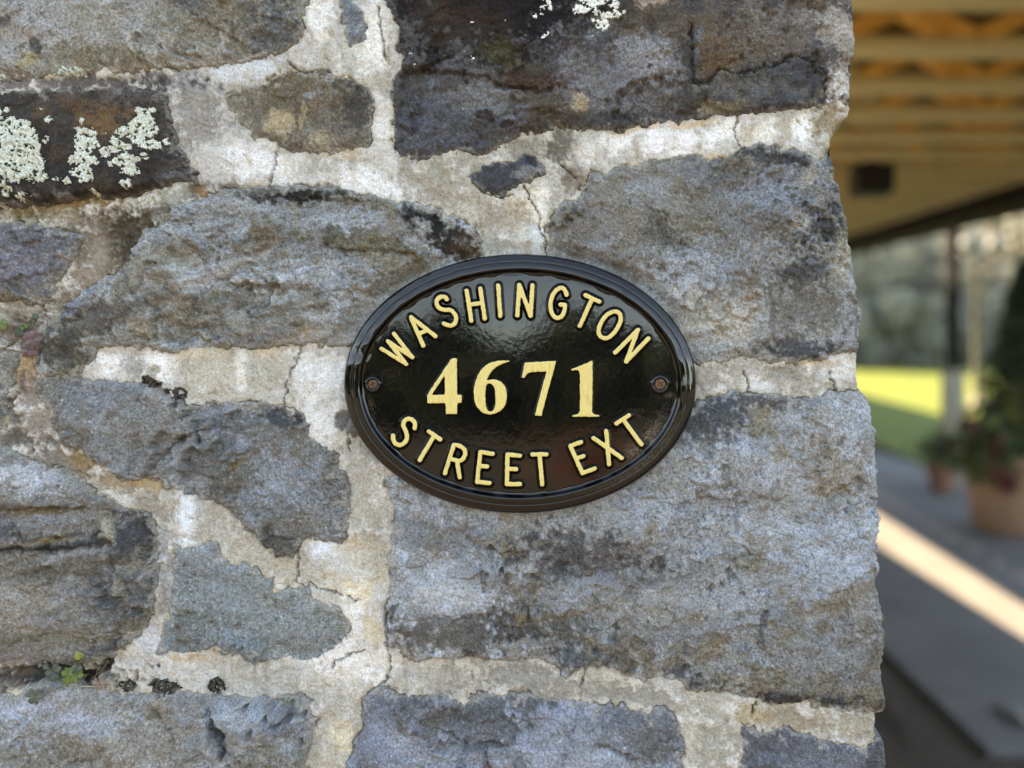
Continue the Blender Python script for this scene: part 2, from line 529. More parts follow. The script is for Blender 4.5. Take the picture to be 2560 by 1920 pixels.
# regional tints of stone and mortar, some dark ones holding shade: (where, cx, cy, rx, ry, angle, rgb, strength)
PATCH = [
 ('tl',90,90,120,80,0,(152,151,154),.6),('tl',300,150,190,26,4,(128,115,82),.7),('tl',85,150,34,18,-30,(168,152,98),.7),('tl',30,85,70,34,0,(150,122,92),.5),
 ('tl',690,60,90,70,0,(104,108,108),.8),('tl',480,15,80,26,20,(92,102,110),.7),('tl',520,70,90,40,-10,(140,128,104),.6),('tl',110,130,26,18,0,(88,90,96),.8),('tl',20,62,26,16,0,(96,96,104),.7),
 ('tl',100,60,14,9,0,(100,100,104),.7),('tl',300,40,130,60,0,(155,152,146),.5),
 ('lich',270,300,60,48,0,(108,76,44),.8),('lich',190,262,60,26,0,(88,66,44),.7),('lich',120,290,26,22,0,(98,70,42),.6),('lich',120,420,170,60,0,(44,41,42),.7),('lich',440,440,50,34,20,(92,88,84),.7),
 ('lich',330,245,80,22,0,(76,72,70),.6),('lich',390,400,50,60,0,(52,46,44),.6),('lich',170,395,30,26,0,(82,62,46),.6),
 ('smalltop',690,312,46,30,-20,(166,146,108),.75),('smalltop',800,355,40,26,20,(160,142,112),.6),('smalltop',892,255,46,62,0,(84,79,74),.8),('smalltop',770,245,34,14,-20,(132,138,142),.7),('smalltop',650,230,60,30,0,(126,112,82),.5),
 ('smalltop',755,300,8,40,6,(170,150,112),.6),
 ('tr',1240,40,310,120,0,(34,29,26),.97),('tr',1180,70,120,60,10,(74,48,28),.6),('tr',1085,40,50,50,0,(72,50,32),.6),('tr',1350,60,60,60,0,(34,30,29),.8),('tr',1300,150,110,40,0,(40,34,30),.8),
 ('tr',1540,205,190,112,0,(104,102,103),.95),('tr',1640,140,90,60,20,(118,118,120),.8),('tr',1120,300,160,80,0,(72,77,88),.8),('tr',1230,250,130,50,10,(104,105,108),.7),('tr',1060,330,90,40,-10,(78,84,96),.7),
 ('tr',1340,275,100,44,0,(88,72,52),.7),('tr',1330,208,80,24,5,(84,56,38),.8),('tr',1255,132,44,32,0,(78,72,38),.7),('tr',1340,175,34,18,0,(82,76,40),.6),('tr',1450,262,20,26,0,(150,132,98),.75),
 ('tr',1900,90,230,110,0,(102,91,80),.95),('tr',1790,150,80,60,0,(112,86,56),.7),('tr',2085,225,50,60,0,(164,158,150),.8),('tr',2090,80,60,80,0,(132,124,114),.7),('tr',1660,60,120,50,0,(92,80,64),.7),
 ('tr',1960,225,110,66,-14,(70,75,83),.95),('tr',1850,230,100,50,0,(100,98,92),.7),('tr',1730,150,16,50,5,(96,110,120),.6),('tr',1290,290,40,22,0,(92,102,116),.7),('tr',1620,20,40,16,0,(150,128,110),.7),
 ('tr',1990,30,90,30,0,(120,112,106),.6),('tr',1800,270,50,16,0,(120,104,66),.6),('tr',1600,300,160,18,0,(64,64,70),.6),
 ('diamond',1320,430,30,14,-15,(120,122,122),.5),
 ('rt',1560,470,130,60,0,(126,116,98),.55),('rt',1440,560,90,60,0,(124,116,106),.6),('rt',1950,470,130,70,-10,(138,146,158),.8),('rt',1720,690,150,70,-20,(148,158,168),.75),('rt',1800,790,150,70,0,(166,160,146),.7),
 ('rt',2055,570,66,66,0,(70,72,76),.75),('rt',2000,690,70,46,-30,(66,68,72),.75),('rt',1985,872,90,26,0,(66,70,76),.8),('rt',2000,770,110,70,0,(106,102,92),.75),('rt',1640,578,46,36,30,(72,70,70),.8),
 ('rt',1780,430,90,40,0,(110,114,120),.6),('rt',2010,450,40,20,-40,(170,158,120),.6),('rt',2100,640,28,60,0,(160,148,122),.6),('rt',1620,480,60,30,0,(140,148,156),.5),('rt',1700,560,120,60,0,(140,138,128),.5),
 ('rt',1780,830,70,10,-15,(130,112,76),.7),('rt',1870,760,22,60,8,(150,130,110),.5),('rt',1900,390,110,20,10,(74,76,82),.7),('rt',2080,400,20,30,0,(70,72,80),.7),('rt',1990,560,30,24,0,(176,172,162),.6),('rt',1890,640,60,40,0,(150,156,160),.5),
 ('midleft',560,690,160,34,-6,(164,170,176),.7),('midleft',690,705,120,26,0,(158,166,176),.6),('midleft',840,560,120,26,5,(156,160,164),.6),('midleft',430,590,90,26,-25,(160,166,172),.6),('midleft',940,720,120,50,0,(150,152,150),.5),
 ('midleft',205,760,120,20,-38,(116,128,142),.85),('midleft',340,625,60,14,-45,(150,162,174),.7),('midleft',900,605,140,26,8,(122,108,78),.8),('midleft',690,722,90,14,6,(124,108,80),.75),('midleft',390,680,90,60,-30,(136,131,116),.7),
 ('midleft',260,800,130,44,-20,(98,94,88),.8),('midleft',150,880,70,60,0,(92,89,82),.85),('midleft',740,490,130,22,0,(62,56,48),.9),('midleft',1110,585,80,46,30,(52,46,40),.95),('midleft',1165,612,44,34,0,(98,72,46),.75),
 ('midleft',1060,535,60,18,20,(60,54,46),.8),('midleft',660,610,60,20,-30,(134,110,84),.6),('midleft',330,720,50,30,-40,(128,116,92),.6),('midleft',880,510,60,14,0,(150,122,92),.6),('midleft',560,760,110,26,-10,(120,112,96),.6),
 ('midleft',690,800,110,40,0,(128,126,116),.6),('midleft',640,850,80,16,0,(110,118,128),.6),('midleft',780,840,30,18,0,(168,146,112),.7),('midleft',360,835,44,34,0,(150,138,112),.6),('midleft',480,800,60,30,0,(140,130,110),.5),('midleft',650,475,60,14,0,(128,120,106),.6),
 ('leftsmall',60,650,80,50,0,(122,119,130),.6),('leftsmall',100,600,60,30,0,(104,102,98),.6),('leftsmall',30,740,60,12,10,(136,124,88),.6),
 ('midmid',700,1190,120,80,20,(134,142,150),.8),('midmid',640,1080,90,40,-20,(128,134,140),.6),('midmid',715,1045,70,22,20,(74,77,84),.8),('midmid',590,1210,70,36,-30,(110,99,80),.75),('midmid',610,1150,50,10,-40,(136,112,66),.7),
 ('midmid',190,1000,90,44,0,(112,113,115),.5),('midmid',400,1060,110,60,0,(124,120,112),.6),('midmid',780,1300,90,40,0,(128,118,104),.55),('midmid',700,1360,40,34,0,(96,92,86),.7),('midmid',520,1140,90,30,-35,(108,106,102),.6),('midmid',840,1260,40,60,0,(120,128,138),.6),
 ('leftlow',80,1190,100,38,15,(150,152,156),.75),('leftlow',30,1310,60,50,0,(92,84,88),.75),('leftlow',180,1338,110,9,-4,(138,108,62),.85),('leftlow',130,1272,130,9,-2,(116,94,62),.8),('leftlow',210,1350,100,12,-6,(62,66,76),.85),
 ('leftlow',120,1295,120,12,-4,(126,132,142),.6),('leftlow',335,1330,56,60,0,(72,72,75),.85),('leftlow',310,1470,76,54,0,(88,90,94),.7),('leftlow',60,1500,120,80,0,(142,136,126),.65),('leftlow',190,1590,150,24,-6,(112,104,86),.65),
 ('leftlow',190,1410,120,24,-8,(104,92,74),.7),('leftlow',290,1320,12,34,-20,(150,140,118),.8),('leftlow',320,1460,10,44,-12,(140,134,116),.6),('leftlow',240,1195,60,12,35,(70,74,82),.8),('leftlow',60,1630,140,20,0,(120,120,122),.6),('leftlow',260,1620,60,20,-20,(86,90,98),.7),
 ('midlow',490,1420,80,50,0,(120,126,128),.6),('midlow',700,1560,110,60,0,(132,136,134),.5),('midlow',460,1560,60,50,0,(126,126,118),.6),('midlow',700,1500,60,18,20,(122,116,102),.5),
 ('botleft',60,1772,120,26,-6,(150,160,178),.8),('botleft',240,1800,160,34,10,(140,146,158),.7),('botleft',600,1772,130,34,0,(142,158,176),.75),('botleft',140,1880,150,46,0,(124,112,94),.75),('botleft',420,1880,90,60,30,(132,124,108),.6),
 ('botleft',720,1790,60,40,0,(120,128,140),.6),('botleft',680,1880,90,34,-20,(124,122,108),.6),('botleft',330,1760,80,20,0,(146,142,128),.6),('botleft',560,1820,16,60,-25,(74,82,94),.8),
 ('botmid',1090,1870,150,60,0,(132,144,164),.8),('botmid',1560,1895,120,50,10,(128,142,158),.75),('botmid',1620,1850,70,50,0,(102,97,92),.75),('botmid',1300,1820,130,50,0,(112,116,124),.6),('botmid',1430,1840,90,40,-20,(120,126,132),.6),
 ('botmid',1000,1765,70,22,-15,(98,108,120),.6),('botmid',1180,1780,120,20,0,(104,104,106),.6),('botmid',1520,1800,70,26,0,(98,108,122),.6),('botmid',1400,1900,120,30,0,(134,138,146),.6),
 ('botright',2050,1900,120,36,0,(112,120,134),.7),('botright',2180,1890,24,60,0,(84,86,92),.6),
 ('rtbig',2080,1370,130,110,-20,(146,160,176),.85),('rtbig',1850,1510,190,60,-25,(142,154,166),.7),('rtbig',1750,1330,160,60,-10,(152,160,166),.7),('rtbig',1610,1250,110,54,20,(140,152,166),.7),('rtbig',1950,1200,90,50,0,(146,154,164),.6),
 ('rtbig',1440,1385,180,64,0,(94,88,86),.85),('rtbig',1300,1560,260,50,0,(98,92,86),.75),('rtbig',1120,1545,150,60,0,(108,100,90),.75),('rtbig',1110,1330,130,60,0,(120,122,128),.6),('rtbig',1120,1440,120,50,0,(136,142,150),.6),
 ('rtbig',2080,1180,60,74,-30,(138,126,106),.7),('rtbig',2080,1505,150,24,-20,(136,122,102),.85),('rtbig',1110,1492,110,44,0,(152,156,160),.7),('rtbig',1150,1585,180,38,0,(100,94,86),.8),('rtbig',1960,1600,60,50,0,(146,134,108),.6),('rtbig',1770,1060,90,70,-20,(82,84,90),.85),('rtbig',1880,1000,150,22,0,(84,88,94),.8),
 ('rtbig',2090,1030,60,40,0,(152,154,154),.6),('rtbig',1980,1745,200,18,4,(72,74,80),.85),('rtbig',1450,1470,80,36,-30,(142,152,164),.65),('rtbig',1600,1600,170,60,0,(120,114,104),.6),('rtbig',1730,1570,120,40,-20,(124,132,140),.6),
 ('rtbig',1360,1540,90,14,-10,(130,110,72),.6),('rtbig',1590,1520,120,50,0,(150,146,138),.55),('rtbig',1790,1600,30,12,-15,(134,110,78),.7),('rtbig',1560,1660,90,20,-20,(112,100,76),.6),('rtbig',1700,1690,30,40,0,(76,80,88),.7),('rtbig',1780,1715,60,20,0,(84,78,66),.7),
 ('rtbig',2060,1640,120,80,0,(142,148,152),.5),('rtbig',1440,1640,60,40,0,(86,92,100),.7),('rtbig',1100,1170,120,24,10,(112,110,102),.6),('rtbig',1700,1180,120,60,-30,(150,152,150),.5),
 # mortar
 ('m',800,40,36,70,0,(224,219,210),.8),('m',930,90,40,100,10,(226,222,214),.8),('m',740,140,70,40,0,(178,172,160),.6),('m',955,225,40,30,0,(150,141,122),.7),('m',955,310,26,66,0,(212,207,196),.8),
 ('m',900,200,60,14,0,(190,180,160),.6),('m',690,420,90,40,0,(216,212,206),.75),('m',800,420,60,30,0,(168,160,146),.7),('m',910,455,80,40,10,(222,220,216),.8),('m',1000,480,50,26,0,(222,220,216),.7),('m',880,385,70,14,0,(200,170,130),.55),
 ('m',1090,440,90,60,0,(156,146,128),.8),('m',1190,520,80,44,0,(168,154,132),.7),('m',1310,375,70,28,0,(138,130,116),.8),('m',1410,365,44,50,0,(104,97,85),.9),('m',1440,450,44,50,0,(124,110,92),.85),('m',1470,375,40,36,0,(204,198,188),.8),('m',1530,370,40,40,0,(180,168,150),.7),
 ('m',1660,355,130,40,0,(228,225,222),.85),('m',1600,318,60,10,-15,(214,176,128),.7),('m',1740,310,80,8,-10,(210,170,120),.7),('m',1830,325,40,36,0,(228,222,212),.8),('m',1880,325,34,40,0,(196,182,154),.8),('m',1920,325,34,40,0,(222,216,204),.8),('m',1965,325,26,44,0,(182,168,144),.8),('m',2010,320,26,44,0,(232,228,220),.9),('m',2085,310,56,60,0,(156,137,106),.9),('m',1790,392,60,10,0,(206,178,134),.7),
 ('m',1310,520,60,60,0,(216,196,166),.7),('m',1350,530,26,60,10,(226,218,204),.7),('m',1265,540,60,40,0,(150,138,118),.7),('m',1250,615,60,30,0,(160,160,148),.8),('m',1340,600,40,30,0,(196,200,198),.7),
 ('m',480,300,90,110,0,(142,135,127),.85),('m',440,205,70,30,0,(128,128,128),.8),('m',580,180,120,24,-10,(196,200,202),.75),('m',600,400,100,50,0,(218,214,210),.8),('m',520,410,60,50,20,(184,176,168),.7),('m',560,470,90,16,0,(96,82,64),.7),('m',500,250,40,80,0,(150,142,132),.6),
 ('m',180,205,260,20,0,(86,78,74),.9),('m',60,205,90,16,0,(130,120,114),.7),('m',380,195,30,24,0,(70,66,64),.7),
 ('m',250,610,170,130,0,(112,94,70),.92),('m',320,590,60,70,-20,(66,59,47),.85),('m',390,525,90,34,-25,(84,70,48),.85),('m',215,690,40,64,25,(156,140,122),.75),('m',240,620,26,44,10,(156,142,124),.5),('m',180,512,200,12,-6,(150,116,66),.85),('m',60,535,90,16,0,(112,96,62),.7),('m',430,490,28,22,-20,(172,168,152),.8),('m',380,505,30,14,-20,(150,142,84),.8),('m',150,540,40,22,0,(168,150,124),.7),('m',170,790,60,40,-35,(116,92,66),.8),('m',515,485,14,18,0,(168,120,66),.7),
 ('m',50,800,90,60,0,(144,132,118),.8),('m',60,850,60,40,0,(120,104,86),.8),('m',62,925,24,60,20,(166,130,88),.9),('m',80,1050,60,90,0,(144,128,116),.85),('m',25,1040,26,60,0,(104,96,84),.8),('m',150,1150,80,36,20,(110,98,86),.8),('m',205,1150,50,24,25,(146,116,76),.85),('m',280,1205,80,30,30,(148,122,86),.8),('m',365,1212,60,20,10,(180,146,96),.85),('m',380,1265,70,34,20,(152,140,124),.85),('m',30,1100,60,24,0,(92,86,78),.8),
 ('m',468,1300,26,70,0,(212,218,222),.95),('m',560,1320,80,60,30,(172,163,148),.8),('m',640,1400,60,50,0,(182,172,154),.8),('m',560,1380,40,50,0,(186,176,162),.6),
 ('m',270,912,56,34,0,(218,214,208),.9),('m',335,925,34,34,0,(148,140,130),.8),('m',405,905,44,44,0,(228,226,222),.85),('m',530,925,80,70,0,(186,176,154),.8),('m',470,885,70,14,0,(206,180,140),.7),('m',680,885,60,16,0,(214,190,156),.7),('m',640,950,60,60,0,(184,178,162),.7),('m',600,920,14,60,0,(218,212,200),.7),('m',700,920,50,50,0,(168,160,140),.6),('m',790,940,70,80,0,(208,206,201),.85),('m',800,1070,50,60,20,(210,207,201),.8),('m',905,1180,70,70,0,(176,168,154),.8),('m',940,1130,40,40,0,(168,160,146),.7),
 ('m',805,1372,40,26,0,(208,212,218),.85),('m',900,1320,50,40,0,(178,168,150),.7),('m',880,1360,40,30,40,(206,182,150),.6),('m',930,1300,30,60,0,(160,152,136),.6),('m',880,1450,80,60,0,(206,197,180),.8),('m',940,1420,30,60,0,(178,166,140),.7),('m',900,1480,40,30,0,(224,204,162),.6),('m',720,1440,50,40,0,(176,164,140),.7),('m',880,1560,40,60,0,(218,210,200),.8),('m',930,1580,24,70,0,(216,196,156),.7),('m',850,1660,100,60,0,(216,209,200),.8),('m',940,1690,50,30,0,(224,220,216),.8),('m',680,1700,110,40,0,(172,166,155),.8),('m',440,1680,120,36,0,(192,186,176),.85),('m',480,1645,80,12,0,(196,164,122),.6),('m',360,1600,40,50,-35,(196,196,198),.85),('m',410,1430,30,90,0,(158,156,154),.8),('m',340,1680,40,30,0,(188,180,170),.7),
 ('m',840,1860,60,90,0,(184,174,156),.8),('m',850,1830,30,40,0,(220,202,164),.6),('m',820,1780,50,40,0,(170,162,148),.6),('m',1090,1695,120,36,0,(168,161,148),.8),('m',1060,1660,40,20,0,(196,190,180),.6),('m',1350,1705,180,36,5,(140,134,124),.85),('m',1480,1690,40,30,0,(190,182,168),.7),('m',1600,1745,110,26,5,(148,142,130),.85),('m',1790,1760,90,44,0,(168,160,144),.8),('m',1830,1770,30,20,0,(206,202,194),.7),('m',1780,1880,70,80,0,(160,152,135),.85),('m',1720,1830,18,70,0,(192,184,166),.7),('m',1960,1795,90,30,5,(150,136,112),.85),('m',2110,1820,90,34,8,(160,147,124),.85),('m',1880,1785,40,30,0,(182,160,120),.7),('m',950,1640,60,30,0,(208,200,188),.7),
 ('m',1950,945,200,46,0,(164,154,138),.85),('m',2100,920,46,34,0,(206,202,196),.8),('m',1890,955,40,30,0,(204,200,194),.75),('m',2020,920,16,24,0,(214,208,200),.7),('m',1780,940,50,40,0,(166,159,146),.7),('m',1960,930,60,20,0,(138,130,116),.6),('m',2030,905,90,8,0,(196,160,110),.6),
 ('m',110,1690,170,34,0,(52,52,54),.95),('m',200,1695,60,24,0,(60,54,40),.8),('m',10,1710,40,26,0,(110,92,78),.7),('m',270,1660,16,50,10,(58,50,38),.9),  # dark gap: soil, with the crevice shadow put into the colour
 ('m',900,1240,50,40,0,(186,178,164),.6),
]
# steps and creases in the stone faces: (stone, polyline, step mm on the right-hand side of travel, groove depth mm, groove width px)
CREASE = [
 ('tr', [(1719,60),(1722,110),(1728,170),(1735,206),(1755,214),(1774,208),(1801,177),(1849,190),(1880,187),(1907,171),(1987,155),(2031,168),(2056,206),(2053,256)], -2.2, 1.6, 5),
 ('tr', [(985,180),(1060,178),(1180,200),(1260,215),(1300,228),(1390,232)], 1.6, .4, 5),
 ('tr', [(1210,330),(1260,290),(1330,280),(1420,300)], 1.0, .2, 5),
 ('midleft', [(316,672),(330,700),(360,740),(400,770),(412,800),(432,845),(440,862)], -.8, .7, 5),
 ('midleft', [(310,690),(318,760),(330,830),(350,862)], .6, .5, 4),
 ('midleft', [(640,470),(760,500),(880,500),(960,512)], 1.0, .8, 5),
 ('midleft', [(800,615),(880,628),(960,632),(1040,640)], 1.0, .8, 5),
 ('midleft', [(120,810),(200,800),(290,700)], .8, .3, 5),
 ('midleft', [(430,880),(480,790),(600,770),(680,800)], .7, .3, 6),
 ('midleft', [(600,730),(680,712),(760,722),(830,735)], .8, .2, 6),
 ('midleft', [(297,690),(275,741),(237,776),(196,801),(150,830)], -1.1, .3, 6),
 ('midleft', [(494,592),(513,627),(538,678),(557,697),(532,728),(491,770),(538,792),(572,814)], .9, .7, 5),
 ('midleft', [(408,754),(404,800),(402,830),(370,861)], -1.0, .8, 5),
 ('midleft', [(853,504),(890,509),(930,516),(980,530),(1040,570),(1060,620)], .9, .5, 6),
 ('midleft', [(500,640),(600,612),(700,600),(790,604)], .6, .3, 6),
 ('midleft', [(430,560),(520,540),(640,545),(720,530)], .6, .3, 6),
 ('midleft', [(640,760),(720,775),(800,770),(860,790)], .6, .3, 6),
 ('midmid', [(470,1110),(560,1095),(640,1060),(700,1070)], .7, .3, 6),
 ('leftlow', [(40,1430),(140,1410),(230,1420),(290,1470)], .8, .3, 7),
 ('leftlow', [(250,1200),(300,1250),(370,1300)], 1.2, .5, 7),
 ('rtbig', [(1015,1542),(1080,1540),(1150,1541),(1230,1532)], 1.0, .5, 5),
 ('rtbig', [(1860,1536),(1960,1512),(2030,1490),(2110,1460),(2190,1420)], .8, .2, 6),
 ('rtbig', [(1500,1150),(1600,1240),(1700,1260),(1800,1230)], .7, .2, 7),
 ('rtbig', [(1330,1300),(1400,1360),(1420,1430)], .7, .3, 6),
 ('rtbig', [(1250,1600),(1330,1590),(1400,1640),(1416,1685)], .9, .3, 6),
 ('rtbig', [(1640,1480),(1700,1560),(1716,1640),(1704,1705)], .8, .3, 6),
 ('tl', [(430,-10),(480,20),(520,60),(600,110),(650,138)], .7, .4, 5),
 ('botmid', [(1120,1760),(1180,1800),(1300,1790),(1420,1800)], .8, .3, 6),
 ('midmid', [(340,1215),(389,1160),(420,1128),(449,1104),(500,1080),(554,1066)], 1.6, .8, 6),
 ('midmid', [(560,1200),(600,1140),(640,1120)], .9, .5, 6),
 ('midmid', [(660,1370),(690,1330),(760,1345)], 1.2, .4, 6),
 ('leftlow', [(-20,1268),(120,1262),(245,1258)], 1.8, .8, 5),
 ('leftlow', [(20,1300),(90,1341),(180,1334),(285,1326)], -1.5, 1.2, 6),
 ('leftlow', [(0,1366),(63,1360),(180,1362),(285,1354)], 2.4, 1.6, 7),
 ('leftlow', [(280,1330),(298,1360),(306,1400),(320,1445)], .9, 1.2, 6),
 ('leftlow', [(360,1300),(384,1340),(386,1440),(370,1540)], .9, .8, 6),
 ('botleft', [(380,1755),(411,1791),(437,1822),(453,1875)], 1.0, 1.0, 5),
 ('botleft', [(532,1758),(551,1806),(575,1840),(605,1868)], -1.4, .8, 7),
 ('botleft', [(160,1930),(200,1890),(260,1880)], .8, .6, 6),
 ('botmid', [(1081,1813),(1138,1832),(1185,1857),(1233,1848),(1285,1862)], 1.1, .9, 6),
 ('botmid', [(1482,1851),(1542,1867),(1600,1897)], 1.1, .9, 6),
 ('botmid', [(1447,1753),(1440,1810),(1400,1870)], .8, .4, 6),
 ('rtbig', [(1060,1400),(1050,1430),(1037,1474),(1010,1500)], 1.0, .4, 6),
 ('rtbig', [(1930,1520),(1914,1534),(1899,1572),(1904,1617),(1919,1640)], 1.6, 1.0, 5),
 ('rtbig', [(1860,1240),(1930,1250),(1990,1230)], 1.0, .3, 7),
 ('rtbig', [(2010,1300),(2040,1220),(2110,1140)], .8, .2, 7),
 ('rtbig', [(1640,1385),(1648,1430),(1600,1470)], .9, .4, 6),
 ('rtbig', [(1400,1420),(1440,1436),(1520,1415),(1550,1400)], .8, .4, 6),
 ('rtbig', [(1730,1590),(1800,1580),(1860,1560)], 1.0, .3, 7),
 ('rtbig', [(2190,1540),(2178,1570),(2184,1620),(2170,1670)], -1.2, .4, 6),
 ('rt', [(1600,500),(1640,540),(1660,600),(1740,620)], 1.0, .5, 7),
 ('rt', [(1920,720),(1926,800),(1932,880)], .9, .6, 5),
 ('rt', [(2120,740),(2140,780),(2140,860)], .9, .5, 6),
 ('smalltop', [(660,250),(740,245),(760,300),(752,370)], .7, .4, 5),
 ('lich', [(200,500),(330,480),(410,455)], 1.0, .4, 5),
]
# cracks in the mortar
CRACKS = [
 [(696,360),(690,385),(684,410),(678,440),(671,468)], [(715,146),(722,156),(740,172),(752,178),(775,178),(809,174),(830,182)],
 [(1843,288),(1840,310),(1837,325),(1842,345),(1848,362),(1862,374)], [(1310,462),(1318,485),(1330,505),(1345,530),(1351,550),(1350,572),(1362,596),(1370,640)],
 [(1398,405),(1408,416),(1424,428),(1438,442)], [(756,858),(746,885),(742,900),(728,925),(722,950),(714,980),(706,1014)],
 [(742,1380),(741,1410),(743,1440),(738,1455)], [(770,1460),(795,1472),(815,1479),(850,1488),(872,1498),(895,1503)],
 [(966,1520),(965,1560),(969,1612),(972,1650),(974,1675),(965,1700),(945,1716),(920,1730),(909,1750),(904,1772),(906,1800),(912,1820),(898,1842),(882,1868)],
 [(828,1668),(845,1652),(872,1638),(910,1625)], [(600,1010),(640,1006),(690,1016),(730,1024),(755,1040)], [(820,1180),(818,1150),(815,1120)], [(868,1068),(874,1090),(868,1110),(876,1128)],
 [(1280,490),(1245,492),(1215,482)], [(1860,930),(1872,955),(1874,985)], [(2075,930),(2085,960),(2092,975)], [(1465,1660),(1458,1690),(1452,1720)], [(945,20),(950,60),(956,100),(960,150)],
 [(543,1636),(560,1640),(600,1632)], [(1890,1755),(1880,1775),(1884,1800)], [(760,1500),(770,1470),(742,1455)],
]
# local mortar level: (cx, cy, rx, ry, mm)
MLEVEL = [(110,1692,190,26,-10),(200,640,170,130,-2.0),(60,830,80,40,-4),(95,1000,50,90,-1.5),(300,1210,110,50,-1.5),(420,1450,26,110,-2.5),(30,940,14,60,-4),
          (265,1650,14,40,-6),(385,925,16,10,-6),(370,965,40,8,-4),(180,205,260,18,-1.5),(2100,310,60,40,-2),(1050,440,140,60,.6),(820,950,90,80,1.0),(860,1640,90,70,1.2),(470,1300,30,60,1.6),
          (410,905,40,30,1.2),(1650,350,160,30,.8),(2120,1820,80,30,-1.5),(1980,945,200,40,-.5),(440,1690,120,30,.8),(640,400,120,40,.8),(800,1370,40,26,1.2),(930,80,50,100,1.0)]

# ---- evaluate
def patch_mask(cx, cy, rx, ry, ang, nz=0.55):
    a = math.radians(ang)
    dx, dy = PX - cx, PY - cy
    u = (dx * math.cos(a) + dy * math.sin(a)) / rx
    v = (-dx * math.sin(a) + dy * math.cos(a)) / ry
    r = np.sqrt(u * u + v * v)
    return r

def win(cx, cy, r):
    x0 = int(np.clip((cx - r - GX0) / STEP, 0, NXg)); x1 = int(np.clip((cx + r - GX0) / STEP + 2, 0, NXg))
    y0 = int(np.clip((cy - r - GY0) / STEP, 0, NYg)); y1 = int(np.clip((cy + r - GY0) / STEP + 2, 0, NYg))
    return slice(y0, y1), slice(x0, x1)

def apply_patches(col, who):
    edge = 0.30 * F40 + 0.26 * F14 + 0.12 * F6
    for (w, cx, cy, rx, ry, ang, rgb, st) in PATCH:
        if w != who:
            continue
        sl = win(cx, cy, max(rx, ry) * 2.2)
        a = math.radians(ang)
        dx, dy = PX[sl] - cx, PY[sl] - cy
        u = (dx * math.cos(a) + dy * math.sin(a)) / rx
        v = (-dx * math.sin(a) + dy * math.cos(a)) / ry
        r = np.sqrt(u * u + v * v)
        m = sstep(1.35, 0.45, r + edge[sl] * 0.8) * st
        lum = .3 * rgb[0] + .59 * rgb[1] + .11 * rgb[2]
        sat = .85 if who == 'm' else (.55 if rgb[2] > rgb[0] else .85)
        up = 1.07 if (who == 'm' and lum > 198) else 1.0
        c = lin([min(246, (lum + sat * (q - lum)) * up) for q in rgb])
        col[sl] = col[sl] * (1 - m[..., None]) + c * m[..., None]
    return col

